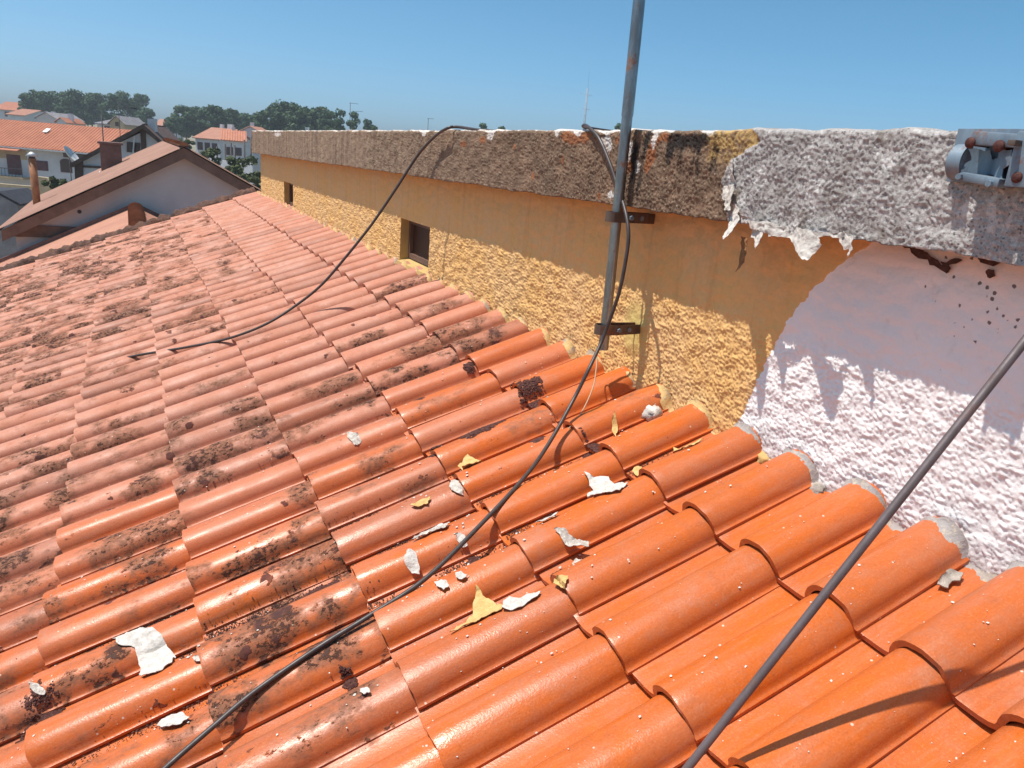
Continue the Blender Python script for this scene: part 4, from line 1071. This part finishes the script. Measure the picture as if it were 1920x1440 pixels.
for k in range(27):
    y0 = Ya + k * .38; V = []
    for t in (0, 1):
        for a in range(9):
            th = math.pi * a / 8; r_ = .185 - .05 * t; V.append((R2[0] + r_ * math.cos(th), y0 + .43 * t, R2[2] - .01 + r_ * .85 * math.sin(th) + .025 * (1 - t)))
    child(mesh_obj('ridge_tile', V, [(a, a + 1, 9 + a + 1, 9 + a) for a in range(8)] + [tuple(range(9))], MAT_R4, None, True), we)

# --- generic builder for houses further off: facing = angle of the facade normal
def frame_at(px, py, depth, ang):
    P = at(px, py, depth); ex = np.array([math.cos(ang), math.sin(ang), 0]); ey = np.array([-math.sin(ang), math.cos(ang), 0]); return P, ex, ey
CAMANG = -0.4784     # direction of the picture's right-hand axis on the ground
def window_on(parent, P0, ex, ey, x, z, w_, h_, mat=MAT_WIN, arch=False, frame=MAT_SHUT):
    """window in facade plane through P0 (x along ex, z up), proud of the wall by a few cm towards -ey"""
    c = P0 + ex * x; c = np.array([c[0], c[1], P0[2] + z])
    pts = [(-w_ / 2, 0), (w_ / 2, 0), (w_ / 2, h_)]
    if arch: pts += [(w_ / 2 * math.cos(a), h_ + w_ * .28 * math.sin(a)) for a in np.linspace(.25, math.pi - .25, 6)]
    pts += [(-w_ / 2, h_)]
    up = np.array([0, 0, 1.])
    fr = quad_box('window', [c + ex * a * 1.0 + up * b - ey * .05 for a, b in pts], ey * .10, frame, parent)
    in_ = [(a * .82, .07 + b * .88) for a, b in pts]
    V = [c + ex * a + up * b - ey * .062 for a, b in in_]
    o = mesh_obj('pane', V, [tuple(range(len(V)))], mat); o.parent = fr; o.matrix_parent_inverse = Matrix.Identity(4); return fr

# long white house at the left
D4 = 62.0
P4, ex4, ey4 = frame_at(-60, 268, D4, CAMANG + .02)
Le = np.linalg.norm(at(262, 288, D4) - P4)
lw = thing('long_house', 'long two storey white house with an orange ribbed roof at the left', 'house', (*(P4 + ex4 * Le / 2)[:2], GZ))
ez = P4[2]; wd = 9.0
up = np.array([0, 0, 1.])
B = lambda a, b, z: P4 * np.array([1, 1, 0]) + ex4 * a + ey4 * b + up * z
quad_box('wall', [B(0, .4, GZ), B(Le, .4, GZ), B(Le, .4, ez - .1), B(0, .4, ez - .1)], ey4 * (wd - .8), MAT_WH, lw)
rz = ez + 2.05
ribbed('roof_slope', B(-.3, -.25, ez), B(Le + .3, -.25, ez), B(Le + .3, wd / 2, rz), B(-.3, wd / 2, rz), .27, .07, MAT_R2, lw, .1)
ribbed('roof_slope', B(-.3, wd + .25, ez), B(Le + .3, wd + .25, ez), B(Le + .3, wd / 2, rz), B(-.3, wd / 2, rz), .27, .07, MAT_R2, lw, .1)
quad_box('gable_wall', [B(Le - .05, 0.4, ez - .1), B(Le - .05, wd - .4, ez - .1), B(Le - .05, wd / 2, rz - .1)], -ex4 * .2, MAT_WH, lw)
quad_box('gutter', [B(0, -.3, ez - .12), B(Le, -.3, ez - .12), B(Le, -.3, ez - .02), B(0, -.3, ez - .02)], ey4 * .12, MAT_LITE, lw)
quad_box('eave_beam', [B(.55 * Le, -.1, ez - .5), B(Le, -.1, ez - .5), B(Le, -.1, ez - .15), B(.55 * Le, -.1, ez - .15)], ey4 * .5, MAT_BRN, lw)
PX4 = D4 / FPX
def lx(px): return (px + 60) * PX4 * 1.0
F0 = B(0, .4, ez)
window_on(lw, F0, ex4, ey4, lx(68), -1.75, 1.1, .78, MAT_SHUT)
window_on(lw, F0, ex4, ey4, lx(115), -1.75, .95, .85, MAT_WIN, True)
window_on(lw, F0, ex4, ey4, lx(153), -1.95, 1.25, .85, MAT_WIN, True)
window_on(lw, F0, ex4, ey4, lx(17), -2.25, 1.15, 1.6, MAT_SHUT)
window_on(lw, F0, ex4, ey4, lx(33), -3.65, .6, .5); window_on(lw, F0, ex4, ey4, lx(8), -3.65, .65, .5)
window_on(lw, F0, ex4, ey4, lx(117), -3.5, .8, .6, MAT_SHUT)
quad_box('beige_panel', [B(lx(103), .37, ez - 3.9), B(lx(150), .37, ez - 3.9), B(lx(150), .37, ez - 2.55), B(lx(103), .37, ez - 2.55)], ey4 * .05, MAT_BEI, lw)
bal = quad_box('balcony', [B(lx(-40), -.7, ez - 2.55), B(lx(46), -.7, ez - 2.55), B(lx(46), -.7, ez - 2.38), B(lx(-40), -.7, ez - 2.38)], ey4 * 1.1, MAT_BEI, lw)
for k in range(14):
    a = lx(-38) + k * (lx(45) - lx(-38)) / 13; V, F = tube_data([B(a, -.66, ez - 2.4), B(a, -.66, ez - 1.75)], .018, 5); o = mesh_obj('baluster', V, F, MAT_IRON); o.parent = bal; o.matrix_parent_inverse = Matrix.Translation(-Vector(lw.location)) if False else Matrix.Identity(4)
V, F = tube_data([B(lx(-40), -.66, ez - 1.73), B(lx(46), -.66, ez - 1.73)], .03, 6); o = mesh_obj('rail', V, F, MAT_IRON); o.parent = bal; o.matrix_parent_inverse = Matrix.Identity(4)
quad_box('balcony_wall', [B(lx(-40), .36, ez - 1.0), B(lx(42), .36, ez - 1.0), B(lx(42), .36, ez - .25), B(lx(-40), .36, ez - .25)], ey4 * .05, MAT_BEI, lw)
quad_box('porch_tiles', [B(lx(-40), -.7, ez - .35), B(lx(40), -.7, ez - .35), B(lx(40), .38, ez - .08), B(lx(-40), .38, ez - .08)], up * .08, MAT_R2, lw)
quad_box('roof_window', [B(lx(48), wd * .27, ez + 1.28), B(lx(57), wd * .27, ez + 1.28), B(lx(57), wd * .34, ez + 1.58), B(lx(48), wd * .34, ez + 1.58)], up * .06, MAT_LITE, lw)

# satellite dish standing in front of it
dc = at(130, 293, 48)
dish = thing('satellite_dish', 'white satellite dish tilted beside the brown beamed gable', 'dish', dc - np.array([0, 0, .8]))
V = []; F = []; nr, na = 5, 20; ax = np.array([.75, -.25, .62]); ax /= np.linalg.norm(ax); e1 = np.cross(ax, [0, 1, 0]); e1 /= np.linalg.norm(e1); e2 = np.cross(ax, e1)
for i in range(nr + 1):
    for k in range(na):
        r_ = .62 * i / nr; V.append(dc + e1 * r_ * math.cos(2 * math.pi * k / na) + e2 * r_ * math.sin(2 * math.pi * k / na) + ax * .22 * (i / nr) ** 2)
for i in range(nr):
    for k in range(na): k2 = (k + 1) % na; F.append((i * na + k, i * na + k2, (i + 1) * na + k2, (i + 1) * na + k))
child(mesh_obj('reflector', V, F, MAT_LITE, None, True), dish)
child(tube('stand', [dc - np.array([0, 0, 6.0]), dc], .035, MAT_IRON, None, 6), dish)
child(tube('feed_arm', [dc - e2 * .55, dc + ax * .55], .02, MAT_IRON, None, 5), dish)

# white house with dark brown beams behind the gable house
D5 = 36.0
P5, ex5, ey5 = frame_at(215, 300, D5, CAMANG + .30)
bh_ = thing('beamed_house', 'white house with dark brown beams and stepped gables behind the chimney', 'house', (P5[0], P5[1], GZ))
K = D5 / FPX
def Q5(px, py, b=0.0):      # point on its facade plane
    n_ = ey5; q = ray(px, py); return q * ((n_ @ P5) / (n_ @ q)) + ey5 * b
def poly5(name, pts, th, mat, b=0.0): return quad_box(name, [Q5(x, y, b) for x, y in pts], ey5 * th, mat, bh_)
poly5('wall', [(142, 420), (142, 306), (270, 246), (305, 272), (310, 420)], 6.0, MAT_WH)
poly5('roof_slope', [(135, 306), (272, 232), (272, 241), (135, 314)], 7.0, MAT_BRN, -.4)
poly5('roof_slope', [(270, 232), (312, 270), (312, 279), (270, 241)], 7.0, MAT_BRN, -.42)
poly5('beam', [(140, 305), (156, 300), (157, 345), (142, 350)], .12, MAT_BRN, -.08)
poly5('beam', [(263, 240), (273, 240), (275, 292), (266, 292)], .12, MAT_BRN, -.08)
poly5('beam', [(156, 310), (200, 312), (200, 316), (156, 314)], .12, MAT_BRN, -.081)
poly5('chimney', [(272, 222), (286, 222), (287, 262), (274, 250)], .8, MAT_WH, .6)
wq = poly5('window', [(238, 266), (263, 268), (263, 287), (238, 285)], .12, MAT_BRN, -.05)
V = [Q5(x, y, -.062) for x, y in [(240, 268), (261, 270), (261, 285), (240, 283)]]; o = mesh_obj('pane', V, [(0, 1, 2, 3)], MAT_WIN); o.parent = wq; o.matrix_parent_inverse = Matrix.Identity(4)
V, F = tube_data([Q5(254, 255, -.3), Q5(251, 296, -.3)], .03, 6); child(mesh_obj('pipe', V, F, MAT_LITE), bh_)

# ochre garden wall and grey shed at the lower left
D6 = 38
gw = thing('garden_wall', 'low beige garden wall beside the orange stove pipe', 'wall', at(40, 370, D6) * np.array([1, 1, 0]) + np.array([0, 0, GZ]))
P6, ex6, ey6 = frame_at(-30, 342, D6, CAMANG + .03); K6 = D6 / FPX
quad_box('wall', [P6 + ex6 * 0, P6 + ex6 * 98 * K6, P6 + ex6 * 98 * K6 + up * .12, P6 + ex6 * 99 * K6 + up * .50, P6 + ex6 * 117 * K6 + up * .48, P6 + ex6 * 140 * K6 - up * .35, P6 + ex6 * 150 * K6 - up * .75, P6 + ex6 * 150 * K6 - up * 4.5, P6 - up * 4.5], ey6 * .25, MAT_BEI, gw)
sh_ = thing('grey_shed', 'small grey shed with a tiled lean-to at the left edge', 'shed', at(-20, 380, 30) * np.array([1, 1, 0]) + np.array([0, 0, GZ]))
P7, ex7, ey7 = frame_at(-70, 372, 30, CAMANG + .2); K7 = 30 / FPX
quad_box('wall', [P7 - up * 5, P7 + ex7 * 92 * K7 - up * 5, P7 + ex7 * 92 * K7 - up * .12, P7 + ex7 * 60 * K7 + up * .25, P7 + up * .2], ey7 * 2.5, MAT_GRY, sh_)
quad_box('roof', [P7 + ex7 * 98 * K7 - up * .16, P7 + ex7 * 60 * K7 + up * .27, P7 + up * .22, P7 + up * .30, P7 + ex7 * 60 * K7 + up * .36, P7 + ex7 * 98 * K7 - up * .08], ey7 * 2.8, MAT_IRON, sh_)

# small houses further away
def far_house(px, py_eave, depth, wpx, hroof, length, ang, label, wallm, roofm, chimneys=(), wins=(), gable=False):
    P, ex, ey = frame_at(px, py_eave, depth, CAMANG + ang); K_ = depth / FPX; wm = wpx * K_
    t = thing('village_house', label, 'house', (P[0], P[1], GZ), 'houses of the village behind')
    O = lambda a, b, z: np.array([P[0], P[1], 0]) + ex * a + ey * b + up * z
    z = P[2]
    if gable:   # gable end faces us
        quad_box('wall', [O(0, 0, GZ), O(wm, 0, GZ), O(wm, 0, z), O(wm / 2, 0, z + hroof * .96), O(0, 0, z)], ey * length, wallm, t)
        for sg in (0, 1):
            xe = -.3 if sg == 0 else wm + .3; ze = z - .3 * hroof / (wm / 2)
            ribbed('roof_slope', O(xe, -.3, ze + .08), O(xe, length + .3, ze + .08), O(wm / 2, length + .3, z + hroof + .08), O(wm / 2, -.3, z + hroof + .08), .35, .06, roofm, t, .12)
    else:
        quad_box('wall', [O(0, 0, GZ), O(wm, 0, GZ), O(wm, 0, z), O(0, 0, z)], ey * length, wallm, t)
        quad_box('gable_wall', [O(.02, .1, z), O(.02, length - .1, z), O(.02, length / 2, z + hroof * .95)], ex * (wm - .04), wallm, t)
        ribbed('roof_slope', O(-.3, -.35, z + .0), O(wm + .3, -.35, z), O(wm + .3, length / 2, z + hroof + .08), O(-.3, length / 2, z + hroof + .08), .35, .06, roofm, t, .12)
        ribbed('roof_slope', O(-.3, length + .35, z), O(wm + .3, length + .35, z), O(wm + .3, length / 2, z + hroof + .08), O(-.3, length / 2, z + hroof + .08), .35, .06, roofm, t, .12)
    for (cx_, cb, chh, cw) in chimneys:
        quad_box('chimney', [O(cx_ * wm, cb * length, z), O(cx_ * wm + cw, cb * length, z), O(cx_ * wm + cw, cb * length, z + hroof + chh), O(cx_ * wm, cb * length, z + hroof + chh)], ey * cw, wallm, t)
    for (wx, wz, ww, wh) in wins: window_on(t, O(0, 0, z), ex, ey, wx * wm, -wz, ww, wh)
    return t
far_house(366, 258, 120, 52, 1.7, 9, -.25, 'white village house with paired chimneys left of the coping end', MAT_WH, MAT_R3, [(.30, .5, .7, .5), (.62, .5, .8, .5), (.72, .5, .8, .5)], [(.2, 1.8, 1.0, 1.2), (.5, 1.8, 1.0, 1.2), (.8, 1.8, 1.0, 1.2)])
far_house(418, 262, 105, 38, 1.3, 8, .35, 'village house with an orange hip in front of the paired chimneys', MAT_WH, MAT_R2, [(.4, .5, .5, .5)], [(.3, 2.0, .9, 1.1), (.7, 2.0, .9, 1.1)])
far_house(448, 247, 130, 42, 1.0, 9, .1, 'pale village house just left of the coping end', MAT_WH, MAT_R3, [(.2, .5, .8, .6)], [(.4, 2, 1.0, 1.2)], True)
far_house(476, 243, 150, 50, .9, 10, .25, 'white gabled village house showing above the coping end', MAT_WH, MAT_R3, [(.3, .5, .7, .5)], [], True)
far_house(520, 247, 160, 42, .9, 9, -.2, 'orange roof just showing above the coping', MAT_WH, MAT_R2)
far_house(290, 238, 210, 30, 2.2, 10, .1, 'pink roofed village house between the two groves', MAT_WH, MAT_R3, [], [(.4, 2.4, 1.4, 1.4)])
far_house(-12, 204, 190, 60, 2.0, 12, .05, 'pale village house with an orange roof at the far left edge', MAT_WH, MAT_R2, [], [(.4, 1.6, 1.2, 1.2), (.75, 1.6, 1.2, 1.2)])
far_house(14, 214, 150, 34, 1.2, 9, -.1, 'salmon roof peeping over the long house at the left', MAT_WH, MAT_R3, [])
far_house(68, 220, 120, 36, .85, 9, .1, 'grey gabled village house with two brown chimneys over the long roof', MAT_WS, MAT_GRY, [(.05, .5, .3, .5), (.9, .5, .2, .5)], [], True)
far_house(106, 227, 118, 16, .5, 6, .1, 'small white dormered house over the long roof', MAT_WH, MAT_R2, [(.5, .4, .6, .6)], [], True)
far_house(182, 231, 115, 60, .6, 9, .0, 'flat grey village house with small dormers right of the groves', MAT_WS, MAT_GRY, [(.18, .4, .7, .5), (.85, .4, .6, .4)], [(.35, .9, 1.2, .6), (.75, .9, .6, .6)])
far_house(206, 229, 110, 26, .9, 7, .05, 'beige gabled dormer over the long orange roof', MAT_BEI, MAT_GRY, [], [(.5, .5, .5, .6)], True)

# white flat canopy seen above the coping
cp = thing('flat_canopy', 'thin white flat roof canopy showing above the coping', 'canopy', at(620, 244, 60) * np.array([1, 1, 0]) + np.array([0, 0, GZ]))
P8, ex8, ey8 = frame_at(578, 244, 60, CAMANG + .02); K8 = 60 / FPX
quad_box('roof', [P8 + up * -.05, P8 + ex8 * 92 * K8 - up * .10, P8 + ex8 * 90 * K8 + up * .10, P8 + ex8 * 70 * K8 + up * .18, P8 + ex8 * 45 * K8 + up * .14, P8 + ex8 * 6 * K8 + up * .02], ey8 * 4, MAT_LITE, cp)
quad_box('wall', [P8 + ex8 * 20 * K8 - up * .08, P8 + ex8 * 88 * K8 - up * .12, P8 + ex8 * 88 * K8 - up * 6.5, P8 + ex8 * 20 * K8 - up * 6.5], ey8 * 3.5, MAT_WH, cp)
quad_box('vent', [P8 - ex8 * 6 * K8 - up * .5, P8 + ex8 * 0 * K8 - up * .5, P8 + ex8 * 0 * K8 + up * .22, P8 - ex8 * 6 * K8 + up * .22], ey8 * .3, MAT_LITE, cp)

# fence posts, white wall between bushes and the coping
for k, (px, pt, pb) in enumerate([(407, 275, 312), (422, 270, 318), (433, 268, 308), (440, 272, 312), (458, 262, 300), (470, 258, 300)]):
    a, b = at(px, pt, 58), at(px, pb, 58); t = tube('utility_post', [np.array([b[0], b[1], GZ]), a], .07, MAT_IRON, None, 6)
    tag(t, ['thin dark post', 'second thin dark post', 'third thin dark post', 'fourth thin dark post', 'fifth thin dark post', 'last thin dark post'][k] + ' from the left between the bushes and the coping end', 'post', 'posts by the bushes')
P9, ex9, ey9 = frame_at(380, 297, 56, CAMANG - .3); K9 = 56 / FPX
lowall = quad_box('low_wall', [P9 - up * 4.9, P9 + ex9 * 110 * K9 - up * 4.9, P9 + ex9 * 110 * K9, P9], ey9 * .2, MAT_WH, thing('low_wall', 'low white boundary wall between the bushes', 'wall', (P9[0], P9[1], GZ)))
lowall.name = 'masonry'

# ================================================================== ANTENNAS AND MAST
def aerial(px, ptop, pbot, depth, arms, label, rad=.02, cat='antenna'):
    a, b = at(px, ptop, depth), at(px, pbot, depth); t = thing('tv_antenna', label, cat, b, 'antennas on far roofs')
    child(tube('mast', [b - up * 3, np.array([b[0], b[1], a[2]])], rad, MAT_IRON, None, 6), t)
    for (dx0, dx1, dy, dy1) in arms:
        P, Q_ = at(px + dx0, ptop + dy, depth), at(px + dx1, ptop + dy1, depth); child(tube('element', [P, Q_], rad * .7, MAT_IRON, None, 5), t)
aerial(656, 193, 240, 60, [(-1, 16, 0, 2), (8, 24, 16, 16)], 'tall hooked aerial left of centre above the coping')
aerial(802, 222, 246, 60, [(-1, 11, 0, 1)], 'small hooked aerial above the middle of the coping')
aerial(226, 188, 262, 40, [(-26, 30, 13, 15), (-22, -4, 9, 8), (10, 30, 8, 17), (-10, 10, 18, 11)], 'spiky rooftop aerial in front of the left grove', .018)
aerial(194, 214, 268, 38, [], 'bare thin mast beside the brown chimney', .03)
# lattice radio mast
mb, mt_, mq = at(1094, 246, 260), at(1099, 168, 260), at(1101, 112, 260)
rm = thing('radio_mast', 'slender lattice radio mast with a whip on the skyline', 'mast', (mb[0], mb[1], GZ))
hw = .5; H1 = mt_[2]
MAT_MAST = simple('pale_mast_steel', (.42, .50, .56), .6, .2)
for k in range(3):
    th = 2 * math.pi * k / 3; e = np.array([math.cos(th), math.sin(th), 0]) * hw
    child(tube('leg', [np.array([mb[0], mb[1], GZ]) + e * 1.3, np.array([mb[0], mb[1], H1]) + e * .5], .08, MAT_MAST, None, 5), rm)
nlev = 16
for i in range(nlev):
    z0 = GZ + (H1 - GZ) * i / nlev; z1 = GZ + (H1 - GZ) * (i + 1) / nlev; k0 = 1.3 - .8 * i / nlev; k1 = 1.3 - .8 * (i + 1) / nlev
    V, F = [], []
    for k in range(3):
        a = np.array([math.cos(2 * math.pi * k / 3), math.sin(2 * math.pi * k / 3), 0]) * hw; b = np.array([math.cos(2 * math.pi * (k + 1) / 3), math.sin(2 * math.pi * (k + 1) / 3), 0]) * hw
        v, q = tube_data([np.array([mb[0], mb[1], z0]) + a * k0, np.array([mb[0], mb[1], z1]) + b * k1], .07, 4); b0 = len(V); V += v; F += [tuple(x + b0 for x in y) for y in q]
    child(mesh_obj('bracing', V, F, MAT_MAST), rm)
child(tube('whip', [np.array([mb[0], mb[1], H1 - 1]), np.array([mb[0], mb[1], mq[2]])], [.045, .02], MAT_MAST, None, 5), rm)
for (dx0, dx1, py) in ((-10, 12, 176), (-9, 8, 203)):
    child(tube('crossarm', [at(1098 + dx0, py - 1, 260), at(1098 + dx1, py + 3, 260)], .07, MAT_MAST, None, 5), rm)

# ================================================================== TREES
def leaf_mat(name, a, b):
    m = M(name, .8, 0, .2); p = m.pos(); n = m.noise(p, .5, 4, .6); rn = m.n('ShaderNodeNewGeometry').outputs['Random Per Island']
    c = m.mix(m.ss(n, .35, .65), a, b); m.col(m.mix(m.math('MULTIPLY', rn, .5), c, tuple(x * 1.7 for x in b))); return m.m
MAT_L1 = leaf_mat('pine_foliage', (.070, .110, .048), (.045, .080, .042))
MAT_L2 = leaf_mat('bush_foliage', (.085, .095, .040), (.060, .075, .030))
MAT_BARK = simple('bark', (.12, .085, .065), .95, 0, .3, 3)
def tree(name, label, base_px, depth, top_py, wpx, mat, nclump, leaf, cat, group, seed, shape='broad', per=120):
    R_ = np.random.default_rng(seed); base = at(base_px[0], base_px[1], depth); K_ = depth / FPX
    topz = at(base_px[0], top_py, depth)[2]; cz = base[2]
    H = topz - cz; W = wpx * K_ / 2
    t = thing(name, label, cat, (base[0], base[1], GZ), group)
    # trunk with limbs, one mesh
    V, F = tube_data([np.array([base[0], base[1], GZ - .1]), np.array([base[0] + .2, base[1], (GZ + cz) / 2]), np.array([base[0], base[1], cz + H * .65])], [max(.12, W * .09), max(.09, W * .07), .04], 7)
    cent = []
    for k in range(nclump):
        th = R_.uniform(0, 2 * math.pi); 
        if shape == 'broad':
            zz = R_.uniform(.12, .95); rr_ = W * math.sqrt(R_.uniform(0, 1)) * math.sqrt(max(.05, 1 - (max(0, zz - .35) / .68) ** 2)) * .85
        elif shape == 'tier':
            zz = R_.uniform(.1, .97); rr_ = W * (1.05 - zz) ** .7 * R_.uniform(.3, 1.0) * .95
        else:
            zz = R_.uniform(0, .95); rr_ = W * R_.uniform(.1, .95)
        c = np.array([base[0] + rr_ * math.cos(th), base[1] + rr_ * math.sin(th), cz + H * zz]); cent.append(c)
        if k % 3 == 0:
            v, q = tube_data([np.array([base[0], base[1], cz + H * zz * .6]), c], [.06, .02], 5); b0 = len(V); V += v; F += [tuple(x + b0 for x in y) for y in q]
    child(mesh_obj('trunk', V, F, MAT_BARK, None, True), t)
    cent = np.array(cent); cr = R_.uniform(.20, .34, nclump) * (W + H * .5) * .62
    # leaf faces on shells of the clumps
    tot = nclump * per; ci = np.repeat(np.arange(nclump), per)
    dv_ = R_.normal(size=(tot, 3)); dv_ /= np.linalg.norm(dv_, axis=1)[:, None]; rad = R_.uniform(.55, 1.12, tot) ** .7
    P = cent[ci] + dv_ * (cr[ci] * rad)[:, None] * np.array([1, 1, .75])
    a = R_.normal(size=(tot, 3)); a -= dv_ * (a * dv_).sum(1)[:, None] * .6; a /= np.linalg.norm(a, axis=1)[:, None]; b = np.cross(a, dv_ + R_.normal(size=(tot, 3)) * .4); b /= np.linalg.norm(b, axis=1)[:, None]
    sz = leaf * .72 * R_.uniform(.6, 1.3, tot)[:, None]
    Vx = np.stack([P - a * sz, P + b * sz * .55, P + a * sz, P - b * sz * .55], 1).reshape(-1, 3); Qx = np.arange(tot * 4).reshape(-1, 4)
    me = bpy.data.meshes.new('crown'); me.vertices.add(len(Vx)); me.vertices.foreach_set('co', Vx.astype(np.float32).ravel())
    me.loops.add(Qx.size); me.loops.foreach_set('vertex_index', Qx.astype(np.int32).ravel()); me.polygons.add(len(Qx)); me.polygons.foreach_set('loop_start', np.arange(0, Qx.size, 4, dtype=np.int32)); me.update(calc_edges=True)
    me.materials.append(mat); o = bpy.data.objects.new('crown', me); COL.objects.link(o); child(o, t)
    return t
LG = [(62, 178, 30), (78, 172, 34), (98, 176, 30), (118, 171, 38), (137, 170, 36), (157, 180, 30), (188, 177, 36), (212, 180, 30), (240, 174, 36), (262, 176, 36), (272, 200, 28), (172, 186, 30), (50, 190, 18)]
nm = ['leftmost', 'second', 'third', 'fourth', 'fifth', 'sixth', 'seventh', 'eighth', 'ninth', 'tenth', 'eleventh', 'low pine among the', 'small dark pine before the']
ordn = sorted(range(len(LG)), key=lambda i: LG[i][0])
words = ['leftmost', 'second', 'third', 'fourth', 'fifth', 'sixth', 'seventh', 'eighth', 'ninth', 'tenth', 'eleventh', 'twelfth', 'thirteenth', 'fourteenth']
for r_, i in enumerate(ordn):
    px, tp, wp = LG[i]
    tree('pine_tree', f'{words[r_]} pine from the left in the dense grove behind the long house', (px, 226 + .05 * px), 165 + (i * 7) % 22, tp, wp * 1.45, MAT_L1, 26, .42, 'tree', 'pines of the left grove', 600 + i)
MG = [(330, 216, 26), (348, 201, 34), (366, 206, 34), (385, 203, 36), (404, 200, 32), (418, 214, 28), (436, 207, 34), (455, 214, 28), (470, 221, 22), (340, 230, 34), (375, 232, 36)]
for r_, i in enumerate(sorted(range(len(MG)), key=lambda i: MG[i][0])):
    px, tp, wp = MG[i]
    tree('pine_tree', f'{words[r_]} pine from the left in the middle grove behind the paired chimneys', (px, 256), 150 + (i * 5) % 18, tp, wp * 1.45, MAT_L1, 24, .40, 'tree', 'pines of the middle grove', 640 + i)
RG = [(492, 208, 28), (508, 202, 32), (524, 192, 40), (545, 198, 36), (562, 202, 36), (582, 201, 36), (600, 203, 34), (614, 210, 24), (480, 216, 22), (625, 226, 24)]
for r_, i in enumerate(sorted(range(len(RG)), key=lambda i: RG[i][0])):
    px, tp, wp = RG[i]
    tree('pine_tree', f'{words[r_]} pine from the left in the grove standing over the coping end', (px, 256), 140 + (i * 5) % 16, tp, wp * 1.45, MAT_L1, 24, .38, 'tree', 'pines of the right grove', 680 + i)
for i, (px, tp, wp, lab) in enumerate([(634, 205, 22, 'tall thin pine with a tufted top right of the right grove'), (662, 212, 32, 'conical pine next to the tall hooked aerial'), (694, 223, 28, 'small rounded pine, last of the row above the coping'),
                                       (905, 233, 20, 'treetop just clearing the coping by the arcing cable'), (937, 236, 10, 'tiny treetop right of the one by the arcing cable'), (1156, 232, 18, 'treetop peeping over the coping just left of the pole'), (1132, 239, 8, 'tiny treetop between the cable loop and the pole')]):
    tree('pine_tree', lab, (px, 276), 130, tp, wp * 1.15, MAT_L1, 10, .32, 'tree', 'single pines on the skyline', 720 + i, 'tier' if i == 1 else 'broad')
for i, (px, pb, tp, wp, dp, lab) in enumerate([(398, 318, 276, 44, 50, 'round green bush behind the ridge of the gable house'), (455, 350, 296, 60, 42, 'large olive bush beside the end of the parapet wall'), (438, 330, 302, 34, 46, 'smaller bush in front of the large olive one'),
                                           (105, 360, 333, 46, 36, 'low bush behind the stove pipe'), (125, 366, 342, 30, 34, 'small bush right of the low one by the stove pipe'), (480, 372, 318, 30, 38, 'bush pressed against the corner of the parapet wall'), (350, 280, 262, 30, 70, 'dark bush beyond the gable ridge')]):
    tree('bush', lab, (px, pb), dp, tp, wp * 1.1, MAT_L2, 14, .10 + .0012 * dp, 'bush', 'bushes between the houses', 760 + i, 'bush', 90)

# ================================================================== AIR
bm = bmesh.new(); box(bm, (-120, -60, GZ - 1.0), (330, 330, 26.0))
hz = bm_obj('haze', bm); tag(hz, 'thin summer haze over the village', 'haze', kind='stuff')
mh = bpy.data.materials.new('summer_haze'); mh.use_nodes = True; nt = mh.node_tree
nt.nodes.remove(nt.nodes['Principled BSDF']); pv = nt.nodes.new('ShaderNodeVolumePrincipled')
pv.inputs['Color'].default_value = (.80, .88, .95, 1); pv.inputs['Density'].default_value = .0007; pv.inputs['Anisotropy'].default_value = .2
nt.links.new(pv.outputs[0], nt.nodes['Material Output'].inputs['Volume']); hz.data.materials.append(mh)

bpy.context.view_layer.update()
